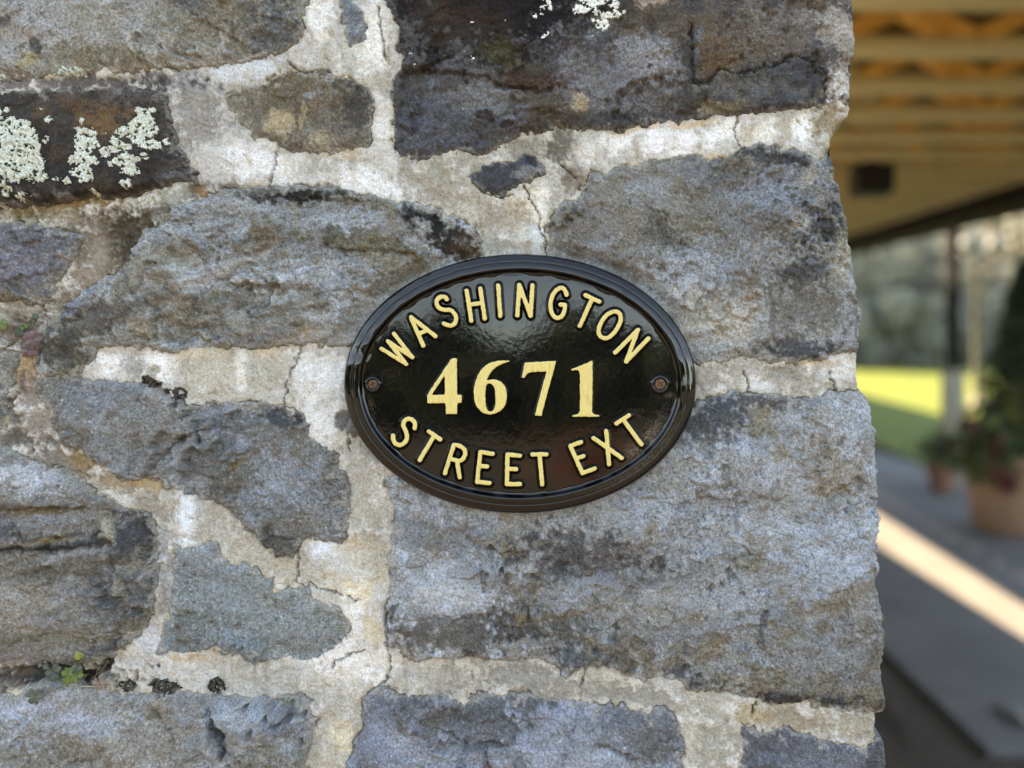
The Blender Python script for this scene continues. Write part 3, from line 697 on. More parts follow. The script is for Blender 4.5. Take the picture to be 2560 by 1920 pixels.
WPX, WPY = PX + WX, PY + WY
DMAX = np.full(PX.shape, -1e9)
stone_data = {}
EL_X, EL_Y, EL_A, EL_B = 1300.0, 959.0, 440.0, 324.0
UNDER = np.clip(1.12 - np.sqrt(((PX - EL_X) / EL_A) ** 2 + ((PY - EL_Y) / EL_B) ** 2), 0, 1)
UNDERM = sstep(0, 0.1, UNDER)
BLUE_T = lin((146, 151, 157)) / lin((134, 134, 132))
BROWN_T = lin((130, 119, 99)) / lin((134, 134, 132))
for si, (k, s) in enumerate(STONES.items()):
    pts = np.array(s['p'], float)
    x0, y0 = pts.min(0) - 30
    x1, y1 = pts.max(0) + 30
    j0, j1 = int(max(0, (x0 - GX0) // STEP)), int(min(NXg, (x1 - GX0) // STEP + 2))
    i0, i1 = int(max(0, (y0 - GY0) // STEP)), int(min(NYg, (y1 - GY0) // STEP + 2))
    sl = (slice(i0, i1), slice(j0, j1))
    d = poly_sdf(pts, WPX[sl], WPY[sl])
    DMAX[sl] = np.maximum(DMAX[sl], d)
    dd_ = np.maximum(d, 0)
    h = .6 + s['proud'] * .6 + s['bulge'] * .75 * (1 - np.exp(-dd_ / 26.0)) + s['bulge'] * .75 * (1 - np.exp(-dd_ / 120.0))
    rl = s['r1'] * (0.9 * F120[sl] + 0.22 * F40[sl] + 0.05 * F14[sl] + 0.03 * F6[sl])
    # broken, faceted face: terraces of the slow field
    tq = F120b[sl] * 1.3 + F40b[sl] * .45
    terr = (np.floor(tq) + sstep(.35, .65, tq - np.floor(tq))) - tq
    rl += s['r1'] * .7 * terr
    fa = .75 + .25 * s['r1']
    rl += fa * (FC1[sl] * .9 + FC2[sl] * sstep(-.6, .8, F120[sl]) + FC3[sl] * .12 * sstep(.0, 1.2, F120b[sl] + .4 * F40[sl]))
    rl += s['lay'] * (0.55 * FLAY[sl] + 0.3 * FLAY2[sl]) * .7
    rl -= s.get('pits', .10) * .7 * sstep(-.3, .9, F120[sl]) * np.clip(FPIT[sl] - 1.0, 0, 2)
    if k == 'rt':
        rl += (.9 * F14[sl] + .35 * F6[sl]) * sstep(1700, 2000, PX[sl]) * sstep(760, 640, PY[sl] + 0 * d)
    h = h + rl * sstep(-4, 14, d)
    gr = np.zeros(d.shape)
    for (w, ln, stp, gd, gw) in CREASE:
        if w != k:
            continue
        q_ = 1.6 if k == 'tr' else 1.0
        stp, gd = stp * 2.0 * q_, gd * 1.7 * q_
        ld, sd = line_dist(ln, WPX[sl], WPY[sl])
        ends = np.minimum(np.hypot(WPX[sl] - ln[0][0], WPY[sl] - ln[0][1]), np.hypot(WPX[sl] - ln[-1][0], WPY[sl] - ln[-1][1]))
        fade = np.exp(-ld / 26.0) * sstep(0, 30, ends)
        h = h + stp * sd * np.tanh(ld / 2.5) * fade * .5
        h = h - gd * np.exp(-(ld / gw) ** 2) * sstep(0, 18, ends + 4)
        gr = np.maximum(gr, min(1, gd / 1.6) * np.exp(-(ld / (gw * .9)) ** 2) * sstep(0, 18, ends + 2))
    h = h - (1.6 + s['proud'] * .35) * np.exp(-np.maximum(d, 0) / 5.0)
    h = h - np.maximum(-d, 0) * .9
    h = h * (1 - UNDERM[sl]) + np.minimum(h, 2.6 + (PY[sl] - 959) * S * 38.4) * UNDERM[sl]
    # rounded arris at the pillar corner
    sdl = np.maximum(SD[sl], 0)
    h = h - (5.0 + 1.5 * F14[sl]) * np.exp(-sdl / 5.0) - 2.0 * np.exp(-sdl / 22.0)
    stone_data[k] = dict(sl=sl, d=d, h=h, gr=gr)

# stone colours (one array each, in linear light)
def stone_colour(k, s):
    sl = stone_data[k]['sl']
    base = np.ones(PX.shape + (3,)) * lin(s['c'])
    rs = np.random.default_rng(hash_(k))
    sh = int(rs.integers(0, 400))
    fb = np.roll(FLAY * .6 * min(1, s['lay']) + F40b * .6 + F120 * .7, sh, 1)
    fw = np.roll(FLAY2 * .4 * min(1, s['lay']) + F40 * .6 + F120b * .7, sh // 2, 0)
    fb = fb + .6 * np.roll(FT1, sh, 1) * 0 + .5 * FT1 - .3 * FT2
    fw = fw - .5 * FT1 + .35 * FT2
    mb = sstep(.25, 1.5, fb) * s['blue']
    mw = sstep(.25, 1.5, fw) * s['brown']
    base = base * (1 - mb[..., None]) + base * BLUE_T * mb[..., None]
    base = base * (1 - mw[..., None]) + base * BROWN_T * mw[..., None]
    base = apply_patches(base, k)
    base = base[sl]
    mu = base.mean((0, 1))
    lm = base.mean(-1, keepdims=True) / mu.mean()
    base = base * lm ** .5
    base = base * (1 - .45 * stone_data[k]['gr'][..., None])  # crease shade painted into the stone colour along the grooves
    q6 = np.roll(F6[sl], sh, 0)
    ga = .25 + .75 * sstep(-1.0, 1.2, np.roll(F120[sl], sh, 1) + .5 * F40b[sl])
    g = 1 + .05 * F14[sl] + ga * (-.30 * sstep(.35, 1.5, q6) + .22 * sstep(.3, 1.6, -q6)) + .05 * F2[sl] + .10 * FT1[sl] + .075 * FT2[sl] * sstep(-.6, .8, F120[sl]) + .10 * min(1, s['lay']) * FLAY2[sl]
    base = base * np.clip(g, .45, 1.7)[..., None]
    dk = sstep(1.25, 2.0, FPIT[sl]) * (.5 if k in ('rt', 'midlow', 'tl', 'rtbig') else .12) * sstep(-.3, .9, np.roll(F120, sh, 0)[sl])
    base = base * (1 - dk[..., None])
    lt = sstep(1.7, 2.4, F6b[sl] + .3 * F14b[sl]) * .5
    base = base * (1 - lt[..., None]) + lin((196, 192, 184)) * lt[..., None] * np.minimum(1, base.mean(-1, keepdims=True) * 5)
    # pale lime film where mortar was smeared on the margin of the stone
    d = stone_data[k]['d']
    wd = 5 + 22 * sstep(-.2, 1.6, np.roll(F40b, 37, 0)[sl] + .5 * F120b[sl])
    sm = sstep(1.0, .15, d / wd + .25 * F14b[sl] + .2 * F6[sl]) * (.34 if k in ('tr', 'lich', 'diamond') else .55)
    base = base * (1 - sm[..., None]) + lin((176, 170, 160)) * sm[..., None]
    return np.clip(base * .92, .004, .9)

def hash_(k):
    return sum((i + 1) * ord(c) for i, c in enumerate(k)) % 9973

# ---- mortar
HM = -.7 + .55 * F40 + .45 * F120 + .24 * F14 + .14 * F6 + .10 * FVERT
for (cx, cy, rx, ry, mm) in MLEVEL:
    r = np.sqrt(((PX - cx) / rx) ** 2 + ((PY - cy) / ry) ** 2)
    HM = HM + mm * sstep(1.3, .5, r + .2 * F14)
HM = HM - 5.0 * sstep(-1, 7, DMAX)
# dark shrinkage gap here and there along the stone margins
gap = np.exp(-((DMAX + 1.5) / 2.2) ** 2) * sstep(.35, .9, F40b)
HM = HM - 4.5 * gap
CR = np.zeros(PX.shape)
CWX, CWY = PX + 2.2 * F14 + .8 * F6, PY + 2.2 * F14b + .8 * F6b
for ln in CRACKS:
    a = np.array(ln, float)
    x0, y0 = a.min(0) - 20
    x1, y1 = a.max(0) + 20
    sl = (slice(int(max(0, (y0 - GY0) // STEP)), int(min(NYg, (y1 - GY0) // STEP + 2))),
          slice(int(max(0, (x0 - GX0) // STEP)), int(min(NXg, (x1 - GX0) // STEP + 2))))
    ld, _ = line_dist(ln, CWX[sl], CWY[sl])
    CR[sl] = np.maximum(CR[sl], np.exp(-(ld / 2.0) ** 2))
HM = HM - 4.0 * CR
HM = HM * (1 - UNDERM) + np.minimum(HM, 1.6 + (PY - 959) * S * 38.4) * UNDERM
HM = HM - (3.5 + 1.2 * F14) * np.exp(-np.maximum(SD, 0) / 4.0) - 1.5 * np.exp(-np.maximum(SD, 0) / 16.0)

def mortar_colour():
    base = np.ones(PX.shape + (3,)) * lin((180, 174, 164))
    w = sstep(.2, 1.3, F40 + .5 * F120)
    base = base * (1 - .45 * w[..., None]) + lin((214, 208, 199)) * .45 * w[..., None]
    w = sstep(.3, 1.4, F40b + .3 * FVERT) * .45
    base = base * (1 - w[..., None]) + lin((146, 134, 112)) * w[..., None]
    base = apply_patches(base, 'm')
    w = sstep(.4, 1.6, FVERT) * .28
    base = base * (1 - w[..., None]) + base * lin((210, 196, 170)) / lin((250, 250, 250)) * w[..., None]
    base = base * np.clip(1 + .045 * F14 + .06 * F6 + .06 * F2, .5, 1.5)[..., None]
    dk = sstep(1.5, 2.3, F6b + .3 * F14) * .35
    base = base * (1 - dk[..., None])
    # thin ochre edge of the pointing; shade of cracks and gaps painted in
    ed = np.exp(-((DMAX + 3) / 3.0) ** 2) * sstep(-.2, .9, F14b + F40) * .5
    base = base * (1 - ed[..., None]) + lin((206, 186, 150)) * ed[..., None]
    c = np.maximum(CR, .8 * gap)
    base = base * (1 - .6 * c[..., None])
    return np.clip(base, .004, .92)

HTOP = HM.copy()
for k, s in stone_data.items():
    HTOP[s['sl']] = np.maximum(HTOP[s['sl']], np.where(s['d'] > -6, s['h'], -99))

def to_world(px, py, hmm):
    """wall surface: photograph px and height in mm towards the camera"""
    return np.stack([(px - 1280) * S + 0 * hmm, -hmm * .001 + 0 * px, ZEYE + (PPY - py) * S + 0 * hmm], -1)

def grid_piece(name, keep, hmm, colour, mat, parent, sl, backs):
    """sheet of the wall grid (vertices with keep) closed by skirts running back into the wall"""
    X, Y, SDl, SXl = PX[sl].copy(), PY[sl], SD[sl], SILX[sl]
    out = SDl < 0
    inside = keep & ~out
    q = inside[:-1, :-1] | inside[1:, :-1] | inside[:-1, 1:] | inside[1:, 1:]
    ok = keep | out
    qa = ok[:-1, :-1] & ok[1:, :-1] & ok[:-1, 1:] & ok[1:, 1:]
    # a quad may use outside vertices only when they touch the silhouette
    near = SDl > -STEP * 1.01
    qn = near[:-1, :-1] & near[1:, :-1] & near[:-1, 1:] & near[1:, 1:]
    q = q & qa & qn
    X = np.where(out, SXl, X)
    ny, nx = X.shape
    idx = np.arange(ny * nx).reshape(ny, nx)
    quads = np.stack([idx[:-1, :-1][q], idx[1:, :-1][q], idx[1:, 1:][q], idx[:-1, 1:][q]], -1)
    used = np.unique(quads)
    remap = -np.ones(ny * nx, np.int64)
    remap[used] = np.arange(len(used))
    quads = remap[quads]
    V = to_world(X, Y, hmm).reshape(-1, 3)[used]
    C = colour.reshape(-1, 3)[used]
    isout = out.reshape(-1)[used]
    e = np.concatenate([quads[:, [0, 1]], quads[:, [1, 2]], quads[:, [2, 3]], quads[:, [3, 0]]])
    key = e[:, 0] * (len(used) + 1) + e[:, 1]
    rkey = e[:, 1] * (len(used) + 1) + e[:, 0]
    b = e[~np.isin(key, rkey)]
    bv = np.unique(b)
    bm = -np.ones(len(used), np.int64)
    bm[bv] = np.arange(len(bv))
    VV, CC, FF = [V], [C], [quads]
    prev = bv.copy()
    n0 = len(V)
    rr = np.random.default_rng(3)
    for bi, back in enumerate(backs):
        ring = V[bv].copy()
        depth = np.where(isout[bv], back, min(.03, back))
        ring[:, 1] = np.maximum(ring[:, 1], 0) * 0 + V[bv][:, 1] + depth
        jit = np.where(isout[bv], 1.0, 0.0)
        wob = np.sin(ring[:, 2] * 310 + bi * 1.7) * .0012 + np.sin(ring[:, 2] * 97 + bi) * .002
        ring[:, 0] += jit * (wob * min(1, back * 40) + rr.normal(0, .0004, len(bv)))
        VV.append(ring)
        CC.append(C[bv])
        cur = n0 + np.arange(len(bv))
        n0 += len(bv)
        a0, a1 = bm[b[:, 0]], bm[b[:, 1]]
        FF.append(np.stack([prev[a1], prev[a0], cur[a0], cur[a1]], -1))
        prev = cur
    return mk_mesh(name, np.concatenate(VV), FF, mat, True, np.concatenate(CC), parent)

pillar = thing("stone_pillar", (-.1, .25, 0), "rough grey fieldstone pillar with pale mortar joints carrying the oval plaque", "pillar")
BACKS = [.004, .012, .03, .08, .16, .26]
STONE_LABEL = {'lich': "dark brown stone crusted with pale green lichen", 'tr': "large dark stone with rusty stains and white lichen spots",
               'rtbig': "largest blue-grey stone below the plaque", 'diamond': "small dark diamond-shaped stone set in the mortar",
               'midleft': "long blue-grey stone left of the plaque", 'sliver': "thin slate-blue sliver standing in the mortar"}
for k, s in STONES.items():
    sd_ = stone_data[k]
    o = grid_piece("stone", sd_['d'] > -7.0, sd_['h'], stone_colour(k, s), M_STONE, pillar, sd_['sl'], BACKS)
    if k in STONE_LABEL:
        o["label"] = STONE_LABEL[k]
full = (slice(0, NYg), slice(0, NXg))
grid_piece("mortar", DMAX < 10.0, HM, mortar_colour(), M_MORTAR, pillar, full, BACKS)
# body of the pillar behind the facing, and its courses above and below the photograph
def voro_stone(name):
    m, nt, bs = newmat(name)
    p = pos(nt)
    mp = nt.nodes.new("ShaderNodeMapping")
    mp.inputs["Scale"].default_value = (4.5, 4.5, 7.5)
    nt.links.new(p, mp.inputs[0])
    v = nt.nodes.new("ShaderNodeTexVoronoi")
    v.feature = 'DISTANCE_TO_EDGE'
    nt.links.new(mp.outputs[0], v.inputs["Vector"])
    v2 = nt.nodes.new("ShaderNodeTexVoronoi")
    nt.links.new(mp.outputs[0], v2.inputs["Vector"])
    st = mix(nt, (.11, .115, .12), (.30, .29, .27), v2.outputs["Color"])
    g = ramp(nt, noise(nt, p, 300, 3), [(.3, .7), (.7, 1.3)])
    st = mix(nt, st, g, 1.0, 'MULTIPLY')
    mk = ramp(nt, v.outputs["Distance"], [(.05, 1.0), (.09, 0.0)])
    c = mix(nt, st, (.42, .38, .32), mk)
    nt.links.new(c, bs.inputs["Base Color"])
    bs.inputs["Roughness"].default_value = .9
    hgt = ramp(nt, v.outputs["Distance"], [(.03, 0.0), (.15, 1.0)])
    nt.links.new(bump(nt, hgt, .8, .02), bs.inputs["Normal"])
    return m
M_WALL = voro_stone("rubble_masonry")
b = MB()
b.box((-.09, .335, 1.5), (.68, .60, .70))
b.build("core", M_MORTAR, pillar)
b = MB()
b.box((-.09, .315, .575), (.74, .63, 1.15), None, .01)
b.build("lower_courses", M_WALL, pillar)
b = MB()
b.box((-.09, .315, 2.28), (.68, .61, .90), None, .01)
b.build("upper_courses", M_WALL, pillar)

# ------------------------------------------------------------------ lichen and moss crusts (lie on the stone)
def surf(px, py):
    fx = np.clip((px - GX0) / STEP, 0, NXg - 1.001)
    fy = np.clip((py - GY0) / STEP, 0, NYg - 1.001)
    j, i = fx.astype(int), fy.astype(int)
    u, v = fx - j, fy - i
    return (HTOP[i, j] * (1 - u) * (1 - v) + HTOP[i, j + 1] * u * (1 - v) + HTOP[i + 1, j] * (1 - u) * v + HTOP[i + 1, j + 1] * u * v)

def crust_mesh(name, circles, rgb, rgb2, mat, thick, seed, rag, nl, parent):
    a = np.array(circles, float)
    st = 1.5
    x0, x1 = (a[:, 0] - a[:, 2] * 1.6).min() - 4, (a[:, 0] + a[:, 2] * 1.6).max() + 4
    y0, y1 = (a[:, 1] - a[:, 2] * 1.6).min() - 4, (a[:, 1] + a[:, 2] * 1.6).max() + 4
    gx, gy = np.meshgrid(np.arange(x0, x1, st), np.arange(y0, y1, st))
    nz = fld(seed, nl, 2.3, shape=gx.shape, step=st)
    nz2 = fld(seed + 50, nl * .45, 2.0, shape=gx.shape, step=st)
    wx, wy = gx + 1.6 * nz2, gy + 1.6 * fld(seed + 80, nl * .6, 2.0, shape=gx.shape, step=st)
    m = np.full(gx.shape, -9.0)
    for (cx, cy, r) in circles:
        m = np.maximum(m, (1 - np.hypot(wx - cx, wy - cy) / r) * min(1.0, .5 + r / 30))
    f = np.minimum(m, .15) + rag * .24 * (nz - .05) + .015 * nz2
    k = f > 0
    q = k[:-1, :-1] & k[1:, :-1] & k[:-1, 1:] & k[1:, 1:]
    idx = np.arange(gx.size).reshape(gx.shape)
    quads = np.stack([idx[:-1, :-1][q], idx[1:, :-1][q], idx[1:, 1:][q], idx[:-1, 1:][q]], -1)
    if len(quads) < 3:
        return None
    used = np.unique(quads)
    rm = -np.ones(gx.size, int)
    rm[used] = np.arange(len(used))
    h = surf(gx, gy) + .15 + thick * np.clip(f * 3.5, 0, 1) ** .5 * (1 + .25 * nz + .14 * nz2)
    V = to_world(gx, gy, h).reshape(-1, 3)[used]
    w = np.clip(.5 + .35 * nz + .3 * nz2, 0, 1)[..., None]
    C = (lin(rgb) * (1 - w) + lin(rgb2) * w) * np.clip(1 + .14 * nz2, .6, 1.4)[..., None]
    C = C.reshape(-1, 3)[used]
    quads = rm[quads]
    n = len(V)
    e = np.concatenate([quads[:, [0, 1]], quads[:, [1, 2]], quads[:, [2, 3]], quads[:, [3, 0]]])
    key, rkey = e[:, 0] * (n + 1) + e[:, 1], e[:, 1] * (n + 1) + e[:, 0]
    bd = e[~np.isin(key, rkey)]
    bv = np.unique(bd)
    bm = -np.ones(n, int)
    bm[bv] = np.arange(len(bv))
    ring = V[bv].copy()
    ring[:, 1] += .0022
    sk = np.stack([bd[:, 1], bd[:, 0], n + bm[bd[:, 0]], n + bm[bd[:, 1]]], -1)
    o = mk_mesh(name, np.concatenate([V, ring]), [quads, sk], mat, True, np.concatenate([C, C[bv] * .8]), parent)
    return o

def crust(name, circles, rgb, rgb2, label, cat, mat, thick=.65, seed=1, rag=.42, nl=8.0, group=None):
    """a colony: one patch mesh for each cluster of touching lobes"""
    n = len(circles)
    own = list(range(n))
    def root(i):
        while own[i] != i:
            i = own[i]
        return i
    for i in range(n):
        for j in range(i):
            a_, b_ = circles[i], circles[j]
            if math.hypot(a_[0] - b_[0], a_[1] - b_[1]) < (a_[2] + b_[2]) * 1.0:
                own[root(i)] = root(j)
    cl = {}
    for i in range(n):
        cl.setdefault(root(i), []).append(circles[i])
    cl = sorted(cl.values(), key=lambda c: -sum(q[2] ** 2 for q in c))
    big = cl[0][0]
    h = float(surf(np.array([big[0]]), np.array([big[1]]))[0])
    t = thing(name, tuple(float(q) for q in to_world(np.array(big[0]), np.array(big[1]), np.array(h))), label, cat, group)
    for i, c in enumerate(cl):
        crust_mesh("crust_patch" if cat == "lichen" else "cushion", c, rgb, rgb2, mat, thick, seed + 7 * i, rag, nl, t)
    return t

Z1 = 0.31646
def circ(lst, ox, oy, z=Z1):
    return [(ox + x * z, oy + y * z, max(r * z, 1.6) * 1.04) for (x, y, r) in lst]
LICH_G, LICH_G2 = (190, 195, 172), (214, 215, 202)
crust("lichen", circ([(100,1030,60),(40,1060,50),(160,1080,90),(240,1060,90),(300,1120,70),(130,1170,110),(230,1180,110),(330,1180,60),(60,1200,70),(120,1280,110),(230,1290,120),(330,1250,60),(370,1320,60),(200,1390,80),(280,1380,70),(60,1340,50),(140,1400,40),(380,1415,50),(430,1420,25),(40,1440,40),(90,1460,30),(30,910,35),(95,890,25),(60,950,18),(145,980,38),(20,1010,25),(235,1000,20),(290,1020,35),(425,1130,28),(450,970,28),(240,1430,25),(410,1355,22),(150,1500,35),(120,1545,30),(210,1580,30),(250,1550,22),(50,1625,28),(300,1570,14),(355,1575,9),(-40,1100,90),(-60,1250,110),(-30,1400,90)], 0, 0),
      LICH_G, LICH_G2, "largest pale green lichen colony at the far left of the dark stone", "lichen", M_LICHEN, seed=101)
crust("lichen", circ([(665,1045,30),(700,1080,55),(760,1080,45),(700,1150,60),(770,1150,50),(820,1170,22),(720,1210,60),(680,1270,45),(640,1290,35),(740,1290,50),(790,1270,25),(820,1305,22),(660,1380,35),(730,1360,55),(760,1410,40),(690,1400,40),(685,975,28),(875,1225,42),(600,1455,30),(520,1440,24),(720,1440,30),(370,880,10),(565,915,6),(245,893,7)], 0, 0),
      LICH_G, LICH_G2, "narrow upright lichen colony in the middle of the dark left stone", "lichen", M_LICHEN, seed=102)
crust("lichen", circ([(1130,890,28),(1180,890,30),(1230,880,25),(1150,950,45),(1200,940,30),(1100,1000,50),(1160,1020,60),(1220,1010,35),(1060,1060,50),(1000,1060,45),(970,1060,20),(1130,1090,60),(1200,1070,50),(1250,1040,35),(1170,1140,50),(1230,1160,45),(1280,1160,35),(1330,1130,28),(950,1130,28),(990,1170,45),(950,1200,35),(1050,1180,30),(1180,1250,28),(1030,1250,38),(1080,1290,45),(1130,1290,30),(970,1300,35),(930,1320,22),(1020,1310,25),(1080,1360,50),(1120,1370,30),(1050,1370,30),(1050,1470,35),(1020,1470,18),(780,1530,25),(890,1085,9)], 0, 0),
      LICH_G, LICH_G2, "branching lichen colony nearest the right end of the dark left stone", "lichen", M_LICHEN, seed=103)
crust("lichen", circ([(790,20,35),(860,20,50),(830,100,45),(770,115,40),(900,60,50),(950,30,50),(980,0,50),(900,-40,60),(820,-60,60),(1060,70,45),(920,140,22),(970,150,25),(1020,150,30),(1080,145,35),(1130,140,15),(895,190,20),(970,220,50),(940,235,25),(895,325,8)], 1200, 0),
      (218, 220, 204), (240, 240, 232), "white lichen rosette hanging from the top edge of the dark stone", "lichen", M_LICHEN, seed=104)
crust("lichen", circ([(500,20,25),(540,60,30),(495,95,22),(560,100,20),(445,160,18),(490,140,14),(510,-20,30),(520,320,18),(500,335,16),(540,300,12),(95,358,18),(205,197,13),(265,98,10),(-45,215,15),(-30,515,20),(-530,440,16),(-510,525,16)], 1200, 0),
      (222, 222, 212), (242, 240, 234), "scattered small white lichen dots on the rusty dark stone", "lichen", M_LICHEN, seed=105)
crust("lichen", circ([(480,575,25),(520,565,32),(570,562,36),(620,565,32),(660,572,20),(15,610,30),(-30,610,30),(430,585,14)], 0, 0),
      (178, 190, 172), (204, 208, 194), "thin lichen strip on the joint below the top left stone", "lichen", M_LICHEN, seed=106, thick=.7)
crust("moss_cushion", circ([(1010,1015,48),(960,1000,26)], 0, 1395), (34, 31, 26), (92, 90, 80), "round dark moss cushion at the left end of the lower left mortar lip", "moss", M_MOSS, thick=1.8, seed=107)
crust("moss_cushion", circ([(1240,1000,50),(1300,1005,60),(1360,1015,46),(1415,1020,26)], 0, 1395), (40, 35, 29), (98, 94, 86), "long dark moss cushion under the lower left mortar lip", "moss", M_MOSS, thick=1.8, seed=108)
crust("moss_cushion", circ([(1705,1010,60),(1760,1030,24)], 0, 1395), (32, 29, 26), (80, 76, 70), "small dark moss cushion furthest right under the lower left mortar", "moss", M_MOSS, thick=1.8, seed=109)
crust("moss_cushion", circ([(1160,95,40),(1210,120,40),(1255,130,24)], 0, 920), (44, 36, 30), (84, 74, 64), "dark moss tuft below the broken white mortar left of the plaque", "moss", M_MOSS, thick=1.2, seed=110)
crust("moss_cushion", circ([(1420,205,55),(1330,185,22)], 0, 920), (44, 38, 33), (84, 76, 68), "round dark moss tuft touching the beige mortar left of the plaque", "moss", M_MOSS, thick=1.2, seed=111)

# ------------------------------------------------------------------ the plaque
def paint_black(name, dirt=False):
    m, nt, bs = newmat(name)
    p = pos(nt)
    base = ramp(nt, noise(nt, p, 140, 4, .6), [(.3, (.002, .0022, .0025)), (.75, (.005, .005, .0045))])
    dust = ramp(nt, noise(nt, p, 420, 3, .65), [(.56, 0.0), (.80, .05)])
    base = mix(nt, base, (.16, .14, .10), dust)
    if dirt:
        at = nt.nodes.new("ShaderNodeAttribute")
        at.attribute_name = "col"
        sp = nt.nodes.new("ShaderNodeSeparateColor")
        nt.links.new(at.outputs["Color"], sp.inputs[0])
        brk = ramp(nt, noise(nt, p, 700, 3, .7), [(.40, 0.0), (.58, 1.0)])
        mm = nt.nodes.new("ShaderNodeMath")
        mm.operation = 'MULTIPLY'
        nt.links.new(sp.outputs[0], mm.inputs[0])
        nt.links.new(brk, mm.inputs[1])
        base = mix(nt, base, (.20, .16, .115), mm.outputs[0])
    nt.links.new(base, bs.inputs["Base Color"])
    r = ramp(nt, noise(nt, p, 260, 3), [(.3, .03), (.8, .10)])
    nt.links.new(r, bs.inputs["Roughness"])
    bs.inputs["IOR"].default_value = 1.52
    h1 = noise(nt, p, 75, 2, .5)
    b1 = bump(nt, h1, .035, .0022)
    h2 = noise(nt, p, 330, 2, .5)
    nt.links.new(bump(nt, h2, .05, .0006, b1), bs.inputs["Normal"])
    return m
M_BLACK = paint_black("black_gloss_enamel", True)
def gold_paint():
    m, nt, bs = newmat("gold_enamel")
    p = pos(nt)
    mp = nt.nodes.new("ShaderNodeMapping")
    mp.inputs["Scale"].default_value = (900, 900, 150)
    nt.links.new(p, mp.inputs[0])
    f = noise(nt, mp.outputs[0], 1.0, 3, .6, .4)
    c = ramp(nt, f, [(.22, (.44, .31, .08)), (.40, (.70, .52, .165)), (.7, (.76, .59, .20))])
    nt.links.new(c, bs.inputs["Base Color"])
    bs.inputs["Roughness"].default_value = .42
    nt.links.new(bump(nt, f, .18, .0005), bs.inputs["Normal"])
    return m
M_GOLD = gold_paint()
M_SCREW = plain("rusty_screw", (.16, .085, .05), .55, .55, .5, 900, .5, .0006)

PTILT = .0384      # the plaque leans back a little on the uneven stones
def wp(px, py, hmm):
    """a point hmm in front of the wall seen at photograph px (px,py)"""
    hmm = hmm + 3.0 + (py - 959.0) * S * 1000 * PTILT
    k = (DCAM - hmm * .001) / DCAM
    return np.stack([XC + (px - PPX) * S * k, -hmm * .001 + 0 * px, ZEYE + (PPY - py) * S * k], -1)

ZPL = float(ZEYE + (PPY - (EL_Y + EL_B)) * S)
plaque = thing("address_plaque", (float((EL_X - 1280) * S), -.006, ZPL), "oval black cast plaque with gold raised lettering screwed to the pillar", "sign")
NSEG = 320
tt = np.linspace(0, 2 * np.pi, NSEG, endpoint=False)
prof = [(0, 2.6), (0, 6.6), (.5, 7.8), (1.6, 8.8), (3.6, 9.7), (7, 10.4), (11, 10.9), (15, 11.3), (18.5, 11.55), (19.6, 11.45), (20.6, 11.35), (21.3, 12.2), (22.6, 12.55), (27, 12.75), (31, 12.95),
        (34.5, 13.05), (37, 12.95), (38.8, 12.5), (40.4, 11.6), (42.2, 10.4), (44.2, 9.4), (46.5, 8.85), (49, 8.7), (52, 8.68), (56, 8.7)]
facep = [(56, 8.7), (62, 8.72), (70, 8.74), (80, 8.76)] + [(-t, 8.78) for t in (.93, .84, .74, .64, .54, .44, .34, .24, .16, .09, .04, .004)]
rw = np.random.default_rng(9)
wob = sum(rw.normal(0, .22 / (k ** .7)) * np.cos(k * tt + rw.uniform(0, 6.28)) for k in range(3, 40))
wob2 = sum(rw.normal(0, .05) * np.cos(k * tt + rw.uniform(0, 6.28)) for k in range(4, 44))
def ringset(name, pr, close_back=False):
    V, C = [], []
    for (o, h) in pr:
        oo = o + (wob if 14 < o < 54 else wob * .3) * (1 if 0 <= o < 60 else 0)
        if o >= 0:
            ax, by = EL_A - oo, EL_B - oo
        else:
            ax, by = (EL_A - 80) * -o, (EL_B - 80) * -o
        x = EL_X + ax * np.cos(tt)
        y = EL_Y + by * np.sin(tt)
        hh = h + (wob2 * .6 if 2 < o < 50 else 0) + 0 * tt
        V.append(wp(x, y, hh))
        g = np.exp(-((np.degrees(tt) - 33) / 15) ** 2) * math.exp(-((o - 66) / 14) ** 2) * .9
        g = g + .3 * np.exp(-((np.degrees(tt) - 40) / 22) ** 2) * math.exp(-((o - 24) / 9) ** 2)
        g = g + .5 * np.exp(-((x - 1672) / 10) ** 2 - ((y - 988) / 7) ** 2)
        C.append(np.stack([g, g, g], -1))
    n = len(pr)
    F = []
    for i in range(n - 1):
        a = np.arange(NSEG)
        bq = (a + 1) % NSEG
        F.append(np.stack([i * NSEG + a, (i + 1) * NSEG + a, (i + 1) * NSEG + bq, i * NSEG + bq], -1))
    return mk_mesh(name, np.concatenate(V), [np.concatenate(F)], M_BLACK, True, np.concatenate(C), plaque)
rim = ringset("rim", [(30, 2.4)] + prof)
facem = ringset("face", facep)
# back of the casting
bk = []
V = np.concatenate([wp(EL_X + (EL_A - o) * np.cos(tt), EL_Y + (EL_B - o) * np.sin(tt), 2.5 + 0 * tt) for o in (29, 200, 322)])
a = np.arange(NSEG); bq = (a + 1) % NSEG
mk_mesh("back_plate", V, [np.concatenate([np.stack([i * NSEG + bq, (i + 1) * NSEG + bq, (i + 1) * NSEG + a, i * NSEG + a], -1) for i in range(2)])], M_BLACK, True, None, plaque)

